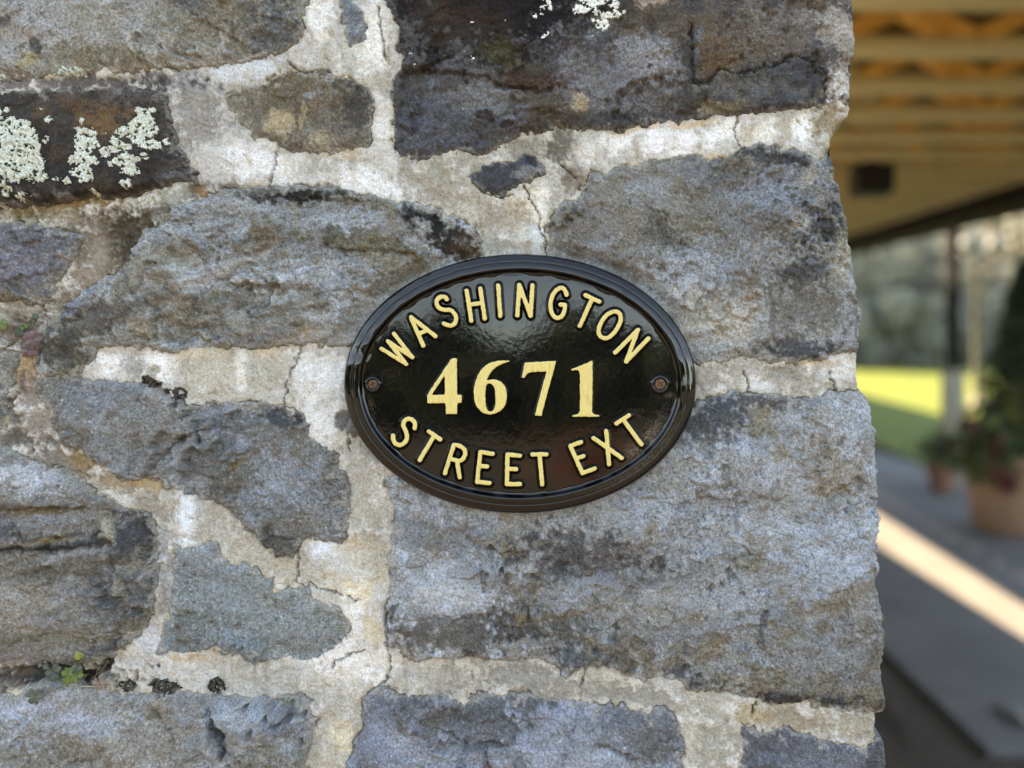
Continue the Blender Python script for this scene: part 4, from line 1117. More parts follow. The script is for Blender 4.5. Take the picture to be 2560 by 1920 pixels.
def smooth_line(pts, closed=False, n=8):
    p = np.array(pts, float)
    out = []
    m = len(p)
    rng_ = range(m) if closed else range(m - 1)
    for i in rng_:
        p0 = p[(i - 1) % m] if (closed or i > 0) else p[i]
        p1, p2 = p[i], p[(i + 1) % m]
        p3 = p[(i + 2) % m] if (closed or i + 2 < m) else p2
        for t in np.linspace(0, 1, n, endpoint=False):
            out.append(.5 * ((2 * p1) + (-p0 + p2) * t + (2 * p0 - 5 * p1 + 4 * p2 - p3) * t * t + (-p0 + 3 * p1 - 3 * p2 + p3) * t ** 3))
    out.append(p[0] if closed else p[-1])
    return np.array(out)

def skel_sdf(lines, X, Y):
    d = np.full(X.shape, 1e9)
    for ln in lines:
        d = np.minimum(d, line_dist(ln, X, Y)[0])
    return d

HFACE, HTOPL = 8.6, 14.9
def glyph(name, label, sdf, bbox, r_top, r_base, htop=HTOPL):
    x0, y0, x1, y1 = bbox
    st = 1.0
    gx, gy = np.meshgrid(np.arange(x0 - 18, x1 + 18, st), np.arange(y0 - 18, y1 + 18, st))
    d0 = sdf(gx, gy)
    wv = .30 * fld(hash_(label), 7, 2.2, shape=gx.shape, step=st)
    def sheet(nm, r, hf, mat, parent, skirt, dd):
        k = dd < r
        q = k[:-1, :-1] | k[1:, :-1] | k[:-1, 1:] | k[1:, 1:]
        g_y, g_x = np.gradient(dd, st)
        gg = g_x ** 2 + g_y ** 2 + 1e-6
        e = np.where(dd > r, dd - r, 0)
        X, Y = gx - e * g_x / gg, gy - e * g_y / gg
        dc = np.minimum(dd, r)
        h = hf(dc)
        idx = np.arange(gx.size).reshape(gx.shape)
        quads = np.stack([idx[:-1, :-1][q], idx[1:, :-1][q], idx[1:, 1:][q], idx[:-1, 1:][q]], -1)
        used = np.unique(quads)
        rm = -np.ones(gx.size, int)
        rm[used] = np.arange(len(used))
        quads = rm[quads]
        V = wp(X, Y, h).reshape(-1, 3)[used]
        n = len(V)
        ed = np.concatenate([quads[:, [0, 1]], quads[:, [1, 2]], quads[:, [2, 3]], quads[:, [3, 0]]])
        key, rkey = ed[:, 0] * (n + 1) + ed[:, 1], ed[:, 1] * (n + 1) + ed[:, 0]
        bd = ed[~np.isin(key, rkey)]
        bv = np.unique(bd)
        bm = -np.ones(n, int)
        bm[bv] = np.arange(len(bv))
        ring = V[bv].copy()
        ring[:, 1] += skirt
        sk = np.stack([bd[:, 1], bd[:, 0], n + bm[bd[:, 0]], n + bm[bd[:, 1]]], -1)
        return mk_mesh(nm, np.concatenate([V, ring]), [quads, sk], mat, True, None, parent)
    span = r_base - r_top
    def hbody(d):
        t = np.clip((d - r_top - .4) / (span - .4), 0, 1)
        wall = np.clip(1 - t * 1.06, 0, 1) ** .9
        return HFACE - .1 + (htop - HFACE) * wall - .25 * (d < r_top - .8)
    body = sheet(name, r_base, hbody, M_BLACK, plaque, .0006, d0)
    body["label"] = label
    lo = float(d0.min())
    def hgold(d):
        t = np.clip((r_top - d) / 3.0, 0, 1)
        return htop + .02 + .22 * np.sqrt(t)
    sheet("gold_face", r_top, hgold, M_GOLD, body, .0004, d0 + wv)
    return body

L = {}
L['W'] = [[(953.5,871.7),(1015.7,910),(969.4,852.9),(1030.9,893.4),(984.6,834.1)]]
L['A'] = [[(1057.7,863.7),(1027.3,792.8),(1088.8,840.6)],[(1046.5,835.5),(1067,825)]]
L['S'] = [smooth_line([(1117,748),(1114.1,743.7),(1106.9,741.5),(1098.2,743.7),(1091.7,752.3),(1092.4,762.5),(1099.6,771.1),(1112.7,774.8),(1125.7,775.5),(1135.8,784.2),(1140.1,795.7),(1137.2,807.3),(1128.6,813.8),(1119.9,813.1),(1109.8,808.8)])]
L['H'] = [[(1166.8,727),(1178.3,802.2)],[(1200.8,721.2),(1211.6,796.5)],[(1173.5,761.5),(1205,758)]]
L['I'] = [[(1245.6,714),(1250.7,789.9)]]
L['N'] = [[(1293.3,789.2),(1298.4,712.5),(1326.6,790),(1331,713.3)]]
L['G'] = [smooth_line([(1416.3,737.1),(1414.1,729.2),(1407.6,721.2),(1399,720.5),(1388.8,727.7),(1380.1,742.2),(1376.5,761),(1378.7,779.8),(1385.9,791.4),(1396.1,795),(1404.7,790),(1410.5,778.4),(1412.7,764)]),[(1412.2,762.5),(1401.1,761.7)]]
L['T'] = [[(1463.4,737.6),(1498.2,754.2)],[(1480.6,745.8),(1449.7,815)]]
L['O'] = [smooth_line([(1539.4,778.8),(1549.5,785.4),(1551.7,798.4),(1546.6,814.3),(1535,831.6),(1522,843.2),(1509,845.4),(1498.9,837.4),(1496.7,824.4),(1502.5,807),(1514.8,789.7),(1527.8,781)], True)]
L['N2'] = [[(1537.9,881.6),(1595.1,824.4),(1565.4,904),(1621.1,846.1)]]
L['S2'] = [smooth_line([(982.7,1088.7),(982.7,1098.1),(987.7,1107.5),(997.9,1112.6),(1008,1109.7),(1015.2,1101),(1017.4,1089.4),(1013.8,1076.4),(1008.7,1064.8),(1010.2,1053.3),(1018.8,1047.5),(1028.2,1048.2),(1035.5,1054.7),(1037.6,1063.4),(1036.2,1069.9)])]
L['T2'] = [[(1072.4,1078.6),(1100.6,1098.8)],[(1086,1088.6),(1049.2,1150.2)]]
L['R'] = [[(1134.6,1112.6),(1112.2,1183.5)],smooth_line([(1134.6,1112.6),(1146.9,1114),(1159.9,1122.7),(1162.8,1134.3),(1158.4,1145.9),(1146.9,1152.4),(1129.5,1148)]),[(1142.5,1151.6),(1149,1192.9)]]
L['E'] = [[(1231.5,1134.9),(1201.1,1129.9),(1192.9,1204.6),(1223.9,1207.7)],[(1197.4,1164.5),(1217.6,1166.6)]]
L['E2'] = [[(1299.9,1139.4),(1268.9,1136.2),(1267,1210.3),(1299.9,1210.3)],[(1268.2,1172.3),(1290.4,1172.9)]]
L['T3'] = [[(1330.9,1136.2),(1365.7,1135.6)],[(1348.6,1136.2),(1355.6,1210.9)]]
L['E3'] = [[(1452.6,1104.9),(1425.8,1115.7),(1456.2,1183),(1486.6,1171.4)],[(1440,1146),(1458.4,1140.3)]]
L['X'] = [[(1483.7,1094.8),(1553.9,1144.7)],[(1515.5,1077.4),(1522.7,1160.6)]]
L['T4'] = [[(1540.8,1058.6),(1572.7,1038.3)],[(1557.5,1048.5),(1603.8,1111.4)]]
ORD = {'W':"raised letter W starting the top line",'A':"raised letter A in the top line",'S':"raised letter S in the top line",'H':"raised letter H in the top line",'I':"raised letter I in the top line",
       'N':"raised letter N in the middle of the top line",'G':"raised letter G in the top line",'T':"raised letter T in the top line",'O':"raised letter O in the top line",'N2':"raised letter N ending the top line",
       'S2':"raised letter S starting the bottom line",'T2':"raised letter T second in the bottom line",'R':"raised letter R in the bottom line",'E':"raised letter E right after the R",'E2':"raised letter E left of the middle T",
       'T3':"raised letter T ending the first bottom word",'E3':"raised letter E starting the second bottom word",'X':"raised letter X in the bottom line",'T4':"raised letter T ending the bottom line"}
for k, lines in L.items():
    allp = np.concatenate([np.array(l, float) for l in lines])
    bb = (*allp.min(0), *allp.max(0))
    rt = 4.8 if k in ('W',) else 5.15
    glyph("letter", ORD[k], (lambda X, Y, lines=lines: skel_sdf(lines, X, Y)), bb, rt, 13.4)
def zz(pts, ox, oy, z):
    return [(ox + x / z, oy + y / z) for (x, y) in pts]
NUM = {
 '4': ([zz([(725,280),(788,280),(806,302),(812,985),(830,1005),(890,1005),(905,1085),(893,1158),(832,1165),(812,1190),(808,1382),(592,1382),(588,1180),(575,1167),(232,1172),(222,1150),(222,1020),(300,890),(500,590),(690,305)],1040,860,7.9)],
       [zz([(548,642),(566,650),(572,985),(560,1005),(332,1008),(318,990)],1040,860,7.9)]),
 '6': ([smooth_line(zz([(1826,326),(1828,350),(1700,392),(1580,455),(1480,560),(1420,665),(1408,716),(1480,704),(1570,706),(1680,750),(1760,850),(1790,980),(1785,1120),(1740,1240),(1650,1330),(1540,1380),(1450,1390),(1330,1360),(1220,1260),(1160,1130),(1140,960),(1155,830),(1190,700),(1250,570),(1330,465),(1440,385),(1580,342),(1700,328)],1040,860,7.9), True, 4)],
       [smooth_line(zz([(1440,780),(1500,795),(1550,870),(1570,990),(1570,1150),(1555,1250),(1520,1310),(1460,1330),(1410,1300),(1380,1220),(1368,1090),(1370,930),(1385,830),(1405,795)],1040,860,7.9), True, 4)]),
 '7': ([zz([(415,367),(1020,335),(1022,365),(980,530),(870,920),(760,1330),(738,1415),(630,1418),(613,1398),(690,1110),(790,720),(842,560),(832,545),(680,545),(560,555),(475,572),(435,612),(402,668),(350,665),(372,560),(400,400)],1260,860,7.9)], []),
 '1': ([zz([(1745,328),(1750,500),(1745,1000),(1738,1325),(1755,1368),(1800,1398),(1880,1405),(1880,1437),(1352,1437),(1352,1405),(1430,1396),(1480,1370),(1498,1325),(1500,900),(1500,610),(1490,552),(1460,522),(1410,513),(1335,527),(1328,500),(1430,460),(1600,390)],1260,860,7.9)], []),
}
for k, (outer, holes) in NUM.items():
    ap = np.concatenate([np.array(o) for o in outer])
    bb = (*ap.min(0), *ap.max(0))
    def sdf(X, Y, outer=outer, holes=holes):
        d = -poly_sdf(outer[0], X, Y)
        for h in holes:
            d = np.maximum(d, poly_sdf(h, X, Y))
        return d
    glyph("numeral", "raised numeral %s in the middle line" % k, sdf, bb, 0.0, 5.2, 12.4)

def screw(px, py, rb, rs, lab, rot):
    c = wp(np.array(px), np.array(py), np.array(12.0))
    bx, bz = float(c[0]), float(c[2])
    b = MB()
    k = S * .98
    yb = -(HFACE + 3.0) * .001
    b.lathe((bx, yb, bz), [(rb * 1.06 * k, -.0004), (rb * 1.0 * k, .0003), (rb * .92 * k, .0018), (rb * .82 * k, .0030), (rb * .70 * k, .0036), (rb * .60 * k, .0034), (rs * 1.03 * k, .0024), (rs * .98 * k, .0012)], 40, 'y')
    boss = b.build("screw_boss", M_BLACK, plaque, True)
    # screw head: polar sheet with a cross recess
    nr, na = 14, 64
    V, Q = [], []
    for i in range(nr + 1):
        r = rs * k * i / nr
        for j in range(na):
            a = 2 * math.pi * j / na
            x, z = r * math.cos(a), r * math.sin(a)
            ca, sa = math.cos(rot), math.sin(rot)
            u, v = x * ca + z * sa, -x * sa + z * ca
            w = rs * k
            cr = max(0, 1 - abs(u) / (w * .17)) * (abs(v) < w * .62) + max(0, 1 - abs(v) / (w * .17)) * (abs(u) < w * .62)
            h = .0024 + .0007 * math.sqrt(max(0, 1 - (r / w) ** 2)) - .0011 * min(1, cr * 1.8)
            V.append((bx + x, yb - h, bz + z))
    for i in range(nr):
        for j in range(na):
            Q.append((i * na + j, i * na + (j + 1) % na, (i + 1) * na + (j + 1) % na, (i + 1) * na + j))
    o = mk_mesh("screw", np.array(V), [np.array(Q)], M_SCREW, True, None, plaque)
    o["label"] = lab
screw(931, 961, 23, 12, "rusty cross-head screw at the left end", .3)
screw(1651, 961, 27, 13.5, "rusty cross-head screw at the right end", .75)

# ------------------------------------------------------------------ clover plants in the joints
def leaf_mat(name, a, bcol, tr=.25):
    m, nt, bs = newmat(name)
    p = pos(nt)
    f = noise(nt, p, 260, 3, .6)
    c = ramp(nt, f, [(.3, a), (.7, bcol)])
    nt.links.new(c, bs.inputs["Base Color"])
    bs.inputs["Roughness"].default_value = .5
    bs.inputs["Subsurface Weight"].default_value = 0.0
    return m
M_LG = leaf_mat("clover_green", (.085, .135, .028), (.13, .19, .045))
M_LT = leaf_mat("clover_teal", (.045, .065, .05), (.075, .10, .075))
M_LD = leaf_mat("clover_dark", (.06, .075, .055), (.095, .11, .08))
M_LR = leaf_mat("clover_red", (.15, .055, .065), (.085, .075, .062))
M_LP = leaf_mat("clover_pink", (.19, .13, .11), (.26, .18, .155))
M_LB = leaf_mat("clover_bright", (.16, .21, .035), (.22, .28, .05))
M_STEM = plain("plant_stem", (.18, .15, .08), .6, 0, .3, 300)

def clover_leaf(name, px, py, lift, size, ang, n, mat, parent, tilt=.35, squash=1.0):
    """n heart-shaped leaflets round one point; size in px; lift mm above the wall"""
    V, Q = [], []
    h0 = float(surf(np.array([px]), np.array([py]))[0]) + lift
    for k in range(n):
        a = math.radians(ang) + 2 * math.pi * k / n
        ca, sa = math.cos(a), math.sin(a)
        b0 = len(V)
        nu, nv = 7, 7
        for i in range(nu):
            t = i / (nu - 1)
            wd = .58 * math.sin(math.pi * min(1, t * .92 + .02) ** 1.35) ** .8 + .02
            for j in range(nv):
                s_ = -1 + 2 * j / (nv - 1)
                rr = t * (1 - .16 * (1 - abs(s_)) * (t > .7) * (t - .7) / .3) + .06 * abs(s_) * (t > .8)
                u = rr * size
                v = s_ * wd * size
                lf = tilt * size * S * 1000 * (.35 * t - .5 * t * t) + abs(s_) * .9 * math.sin(math.pi * t)
                x = px + (u * ca - v * sa)
                y = py + (u * sa + v * ca) * squash
                V.append((x, y, h0 + lf))
        for i in range(nu - 1):
            for j in range(nv - 1):
                Q.append((b0 + i * nv + j, b0 + (i + 1) * nv + j, b0 + (i + 1) * nv + j + 1, b0 + i * nv + j + 1))
    A = np.array(V)
    W = to_world(A[:, 0], A[:, 1], A[:, 2])
    o = mk_mesh(name, W, [np.array(Q)], mat, True, None, parent)
    sol = o.modifiers.new("thickness", 'SOLIDIFY')
    sol.thickness = .0003
    return o

def stem(pts, r, parent, mat=M_STEM):
    b = MB()
    W = [tuple(to_world(np.array(x), np.array(y), surf(np.array([x]), np.array([y]))[0] + l)) for (x, y, l) in pts]
    sm = []
    p = smooth_line(W, False, 5) if len(W) > 2 else np.array(W)
    b.tube([tuple(q) for q in p], r, 5)
    return b.build("stem", mat, parent, True)

pa = thing("clover_plant", tuple(to_world(np.array(30.), np.array(850.), np.array(-3.))), "small clover with reddish leaves rooted in the left joint", "plant")
clover_leaf("leaf", 111, 848, 7, 24, -20, 4, M_LR, pa, .3, .85)
clover_leaf("leaf", 89, 876, 6, 22, 12, 4, M_LR, pa, .3, .75)
clover_leaf("leaf", 16, 812, 5, 14, 60, 3, M_LG, pa, .3)
clover_leaf("leaf", 84, 797, 3, 13, -60, 2, M_LT, pa, .3)
clover_leaf("leaf", 46, 826, 4, 15, 190, 3, M_LT, pa, .3)
clover_leaf("leaf", 58, 818, 5, 10, -30, 2, M_LG, pa, .3)
clover_leaf("leaf", 25, 845, 6, 7, 80, 3, M_LP, pa, .3)
stem([(34, 838, 2), (70, 838, 5), (111, 848, 7)], .0004, pa)
stem([(36, 852, 2), (64, 862, 4), (90, 874, 6)], .0004, pa)
stem([(30, 842, 2), (26, 826, 3), (16, 812, 5)], .0004, pa)
stem([(36, 840, 2), (60, 820, 4), (84, 797, 3)], .0004, pa)
stem([(88, 880, 3), (92, 905, 3), (94, 935, 3), (84, 948, 2)], .00035, pa)
stem([(26, 856, 2), (10, 870, 3), (-6, 862, 2)], .00035, pa)
stem([(30, 850, 2), (20, 866, 3), (24, 880, 2)], .00035, pa)
pb = thing("clover_plant", tuple(to_world(np.array(205.), np.array(1695.), np.array(-8.))), "green clover growing in the dark gap at lower left", "plant")
clover_leaf("leaf", 148, 1672, 14, 21, 70, 3, M_LT, pb, .3, 1.05)
clover_leaf("leaf", 184, 1682, 14, 19, 110, 3, M_LG, pb, .3, 1.15)
clover_leaf("leaf", 196, 1668, 15, 13, -60, 2, M_LG, pb, .3)
clover_leaf("leaf", 221, 1668, 15, 17, 105, 3, M_LG, pb, .3, 1.2)
clover_leaf("leaf", 228, 1650, 13, 12, -70, 2, M_LT, pb, .3)
clover_leaf("leaf", 232, 1606, 8, 20, 60, 1, M_LB, pb, .3)
clover_leaf("leaf", 259, 1700, 9, 17, 90, 3, M_LP, pb, .3)
clover_leaf("leaf", 110, 1726, 8, 23, 100, 3, M_LD, pb, .3, .9)
clover_leaf("leaf", 238, 1642, 14, 12, -20, 3, M_LT, pb, .3)
clover_leaf("leaf", 131, 1650, 8, 12, 200, 2, M_LD, pb, .3)
stem([(205, 1700, 3), (190, 1692, 10), (186, 1678, 16)], .0004, pb)
stem([(208, 1700, 3), (218, 1684, 10), (223, 1664, 17)], .0004, pb)
stem([(215, 1700, 4), (240, 1690, 8), (252, 1660, 12), (246, 1620, 9), (236, 1612, 8)], .0004, pb)
stem([(210, 1702, 4), (236, 1706, 7), (259, 1700, 9)], .0004, pb)
stem([(200, 1702, 4), (160, 1700, 8), (148, 1672, 14)], .0004, pb)
stem([(196, 1704, 4), (150, 1716, 8), (110, 1726, 8)], .0004, pb)
stem([(200, 1716, 2), (226, 1714, 3), (250, 1716, 2)], .0007, pb, plain("straw", (.36, .32, .24), .7, 0, .3, 300))
stem([(246, 1686, 5), (258, 1668, 7), (268, 1652, 5)], .0004, pb)

# ------------------------------------------------------------------ ground, lawn, paving
def lawn_z(x, y):
    d = y + DCAM
    up = np.clip(d - 10, 0, 22) * .05
    return np.where(x > -30, up, up)

def sheet(name, x0, x1, y0, y1, z, mat, nx=2, ny=2, zf=None):
    X, Y = np.meshgrid(np.linspace(x0, x1, nx), np.linspace(y0, y1, ny))
    Z = np.full(X.shape, float(z)) if zf is None else zf(X, Y) + z
    idx = np.arange(X.size).reshape(X.shape)
    q = np.stack([idx[:-1, :-1].ravel(), idx[:-1, 1:].ravel(), idx[1:, 1:].ravel(), idx[1:, :-1].ravel()], -1)
    o = mk_mesh(name, np.stack([X.ravel(), Y.ravel(), Z.ravel()], -1), [q], mat, True)
    o["kind"] = "structure"
    return o

def grass_mat():
    m, nt, bs = newmat("mown_grass")
    p = pos(nt)
    f = noise(nt, p, 9.0, 5, .65)
    f2 = noise(nt, p, .35, 3, .5)
    c = ramp(nt, f, [(.25, (.058, .084, .003)), (.75, (.10, .126, .005))])
    c2 = ramp(nt, f2, [(.3, (.80, .9, .8)), (.7, (1.25, 1.1, 1.0))])
    nt.links.new(mix(nt, c, c2, 1.0, 'MULTIPLY'), bs.inputs["Base Color"])
    bs.inputs["Roughness"].default_value = .9
    nt.links.new(bump(nt, f, .5, .04), bs.inputs["Normal"])
    return m
M_GRASS = grass_mat()
def ground_mat():
    m, nt, bs = newmat("dry_ground")
    p = pos(nt)
    f = noise(nt, p, 2.5, 6, .65)
    c = ramp(nt, f, [(.25, (.036, .032, .019)), (.55, (.062, .054, .034)), (.8, (.082, .068, .043))])
    nt.links.new(c, bs.inputs["Base Color"])
    bs.inputs["Roughness"].default_value = .95
    nt.links.new(bump(nt, noise(nt, p, 40, 4), .5, .02), bs.inputs["Normal"])
    return m
M_GROUND = ground_mat()
M_CONC = plain("grey_concrete", (.130, .124, .116), .8, 0, .25, 2.2, .3, .004)
M_SOIL = plain("brown_mulch", (.060, .045, .032), .95, 0, .5, 25, .8, .02)
M_KERB = plain("kerb_concrete", (.26, .255, .25), .85, 0, .2, 12, .3, .004)

g = sheet("ground", -400, 400, -400, 400, -.012, M_GROUND)
lw = sheet("lawn", 4.72, 120, 2.0, 60, 0.0, M_GRASS, 24, 60, lambda X, Y: lawn_z(X, Y) + .035)
# paving with an open joint on its left side, mulch beyond it
b = MB()
b.box((3.14, 14.2, -.03), (3.12, 24.0, .10), None, .008)
pv = b.build("paving", M_CONC)
pv["kind"] = "structure"
sl_ = sheet("mulch_bed", .2, 1.42, .4, 24, .012, M_SOIL, 20, 80, lambda X, Y: .012 * np.sin(X * 31) * np.sin(Y * 17) + .008 * np.sin(X * 71 + Y * 53))
sl2 = sheet("mulch_bed", -4.5, 4.7, -3.6, 2.16, .010, M_SOIL, 110, 70, lambda X, Y: .012 * np.sin(X * 31) * np.sin(Y * 17) + .008 * np.sin(X * 71 + Y * 53))  # real bed; its unseen spread before the pillar is added to darken reflections

# ------------------------------------------------------------------ unseen low wall added behind the pillar; its top edge shades the near paving
lwall = thing("garden_wall", (0, 10, 0), "low rubble wall running back from behind the pillar", "wall")
b = MB()
b.box((-.05, 12.6, .815), (.36, 23.9, 1.63))
b.build("wall_body", M_WALL, lwall)
b = MB()
b.box((-.05, 12.6, 1.665), (.46, 23.96, .07), None, .012)
b.build("coping", M_KERB, lwall)

# ------------------------------------------------------------------ porch roof: trusses, deck, edge beam
def wood(name, a, bcol, scale=(60, 60, 4), rough=.65):
    m, nt, bs = newmat(name)
    p = pos(nt)
    mp = nt.nodes.new("ShaderNodeMapping")
    mp.inputs["Scale"].default_value = scale
    nt.links.new(p, mp.inputs[0])
    f = noise(nt, mp.outputs[0], 1.0, 4, .6, .3)
    nt.links.new(ramp(nt, f, [(.3, a), (.7, bcol)]), bs.inputs["Base Color"])
    bs.inputs["Roughness"].default_value = rough
    bs.inputs["Specular IOR Level"].default_value = .12
    nt.links.new(bump(nt, f, .3, .002), bs.inputs["Normal"])
    return m
M_TRUSS = wood("truss_pine", (.60, .50, .27), (.72, .61, .34), (4, 60, 60))
M_WEB = wood("orange_web_timber", (.88, .47, .12), (.97, .58, .18), (20, 20, 20))
M_DECK = wood("plywood_deck", (.16, .10, .03), (.24, .15, .05), (6, 30, 30))
M_BEAM = wood("dark_stained_beam", (.006, .005, .003), (.013, .010, .006), (60, 5, 60))
M_SHINGLE = plain("roof_felt", (.05, .05, .052), .9, 0, .3, 20)

def roof_h(d):          # underside of the trusses above eye level at distance d from the camera
    return 1.08 + .049 * (d - 4.95)
RX0, RX1 = -.71, 3.06
roof = thing("porch_roof", (1.2, 6, 2.5), "open timber porch roof with pale trusses and orange decking", "roof")
TD = .19
nt_ = 19
for i in range(nt_):
    d = 1.94 + .372 * i
    y = d - DCAM
    z0 = ZEYE + roof_h(d)
    b = MB()
    b.box(((RX0 + RX1) / 2, y, z0 + .019), (RX1 - RX0, .089, .038), None, .003)
    b.box(((RX0 + RX1) / 2, y, z0 + TD - .019), (RX1 - RX0, .089, .038), None, .003)
    tr = b.build("truss", M_TRUSS, roof)
    npan = 17
    w = (RX1 - RX0) / npan
    for k in range(npan):
        xa = RX0 + k * w
        up = (k + i) % 2 == 0
        za, zb = (z0 + .040, z0 + TD - .040) if up else (z0 + TD - .040, z0 + .040)
        b = MB()
        b.bar((xa + .012, y, za), (xa + w - .012, y, zb), .085, .05, (0, 0, 1))
        # parented to the truss (a piece of it)
        b.build("web", M_TRUSS if (k * 7 + i * 3) % 5 == 0 else M_WEB, tr)
y0, y1 = .38, 25.0
b = MB()
nb = 30
bw = (y1 - y0) / nb
for i in range(nb):
    ya, yb = y0 + i * bw + .003, y0 + (i + 1) * bw - .003
    za, zb = ZEYE + roof_h(ya + DCAM) + TD + .003, ZEYE + roof_h(yb + DCAM) + TD + .003
    bb = MB()
    v = [(RX0, ya, za), (RX1 + .30, ya, za), (RX1 + .30, yb, zb), (RX0, yb, zb)]
    v += [(p[0], p[1], p[2] + .018) for p in v]
    bb.add(v, [(0, 3, 2, 1), (4, 5, 6, 7), (0, 1, 5, 4), (1, 2, 6, 5), (2, 3, 7, 6), (3, 0, 4, 7)])
    bb.build("deck_panel", M_DECK, roof)
za, zb = ZEYE + roof_h(y0 + DCAM) + TD + .0225, ZEYE + roof_h(y1 + DCAM) + TD + .0225
bb = MB()
v = [(RX0 - .001, y0, za), (RX1 + .30, y0, za), (RX1 + .30, y1, zb), (RX0 - .001, y1, zb)]
v += [(p[0], p[1], p[2] + .02) for p in v]
bb.add(v, [(0, 3, 2, 1), (4, 5, 6, 7), (0, 1, 5, 4), (1, 2, 6, 5), (2, 3, 7, 6), (3, 0, 4, 7)])
bb.build("roofing", M_SHINGLE, roof)
b = MB()
b.bar((2.89, y0, ZEYE + roof_h(y0 + DCAM) - .062), (2.89, y1, ZEYE + roof_h(y1 + DCAM) - .062), .34, .12, (0, 0, 1), .006)
b.build("edge_beam", M_BEAM, roof)
b = MB()
b.bar((-.05, y0, ZEYE + roof_h(y0 + DCAM) - .05), (-.05, y1, ZEYE + roof_h(y1 + DCAM) - .05), .10, .09, (0, 0, 1), .006)
b.build("wall_plate", M_BEAM, roof)
v = []
for (yy, hh) in ((y0, -.02), (y1, -.02), (y1, TD + .0), (y0, TD + .0)):
    v.append((RX0 - .0225, yy, ZEYE + roof_h(yy + DCAM) + hh))
v += [(p[0] + .02, p[1], p[2]) for p in v]
bb = MB()
bb.add(v, [(0, 3, 2, 1), (4, 5, 6, 7), (0, 1, 5, 4), (1, 2, 6, 5), (2, 3, 7, 6), (3, 0, 4, 7)])
bb.build("fascia_board", M_BEAM, roof)  # unseen board added to stop sun passing between the truss ends
for yy in (8.6, 14.5, 20.5):
    b = MB()
    z1 = ZEYE + roof_h(yy + DCAM) - .164
    b.box((2.98, yy + 1.2, z1 / 2 + .01), (.12, .12, z1 - .022), None, .006)
    b.build("post", M_BEAM, roof)

def at(px, py, d):
    """world point seen at photograph px (px,py), d metres from the camera plane"""
    return (XC + (px - PPX) / FPX * d, d - DCAM, ZEYE + (PPY - py) / FPX * d)

# black box fixture under the trusses
fx = at(2178, 452, 4.0)
fix = thing("box_fixture", (fx[0], fx[1], fx[2] - .08), "small black box fixed under the porch roof beside the pillar edge", "fixture")
M_BLK = plain("black_plastic", (.008, .008, .008), .45, 0, .3, 60)
b = MB(); b.box((fx[0], fx[1], fx[2]), (.20, .16, .165), None, .012); b.build("housing", M_BLK, fix)
b = MB(); b.box((fx[0], fx[1] - .0835, fx[2]), (.165, .006, .13), None, .003); b.build("grille", plain("grille_cloth", (.014, .014, .014), .8, 0, .3, 300), fix)
ztop = ZEYE + roof_h(4.0)
b = MB(); b.box((fx[0], fx[1], (fx[2] + .083 + ztop + .03) / 2), (.05, .04, ztop + .03 - fx[2] - .083)); b.build("bracket", M_BLK, fix)

# ------------------------------------------------------------------ porch-side post, lamp post, pots
pp = at(2382, 900, 8.45)
pole = thing("timber_post", (pp[0], pp[1], 0.0), "dark upright post with pale lower sleeve standing beside the lawn", "post")
ztop = at(2382, 540, 8.45)[2] + .35
b = MB(); b.box((pp[0], pp[1], (1.30 + ztop) / 2), (.115, .115, ztop - 1.30), None, .008); b.build("shaft", M_BEAM, pole)
M_PALE = plain("pale_render", (.30, .275, .21), .8, 0, .15, 10)
b = MB(); b.box((pp[0], pp[1], .66), (.19, .19, 1.28), None, .012); b.build("sleeve", M_PALE, pole)
b = MB(); b.box((pp[0], pp[1], 1.315), (.22, .22, .035), None, .008); b.build("cap", M_PALE, pole)
b = MB(); b.bar((pp[0], pp[1] - .02, ztop - .10), (2.99, pp[1] - .02, ztop - .16), .09, .12); b.build("tie_beam", M_BEAM, pole)

DL = 16.0
lp = at(2441, 900, DL)
gz = float(lawn_z(np.array(lp[0]), np.array(lp[1]))) + .035
lamp = thing("lamp_post", (lp[0], lp[1], gz), "thin grey lamp post with two pale globes on the lawn", "lamp post")
M_LAMPM = plain("grey_metal", (.075, .07, .05), .5, .3, .15, 40)
M_GLOBE = plain("opal_globe", (.085, .09, .088), .5, 0, .05, 10)
zl = at(2441, 640, DL)[2]
b = MB(); b.lathe((lp[0], lp[1], 0), [(.0, gz), (.17, gz), (.17, gz + .12), (.10, gz + .22), (.075, gz + .5), (.07, zl - .3), (.09, zl - .28), (.09, zl - .22), (.05, zl - .2), (.045, zl + .02), (.0, zl + .05)], 20)
b.build("pole", M_LAMPM, lamp, True)
for sx, pxg in ((-1, 2420), (1, 2490)):
    gc = at(pxg, 612, DL)
    b = MB(); b.tube([(lp[0], lp[1], zl - .1), ((lp[0] + gc[0]) / 2, lp[1], zl - .16), (gc[0], lp[1], zl - .06), (gc[0], lp[1], gc[2] - .19)], .025, 8); b.build("arm", M_LAMPM, lamp, True)
    b = MB(); b.lathe((gc[0], lp[1], gc[2]), [(.0, -.2)] + [(.2 * math.sin(t), -.2 * math.cos(t)) for t in np.linspace(.25, 3.0, 12)] + [(.0, .2)], 20); b.build("globe", M_GLOBE, lamp, True)

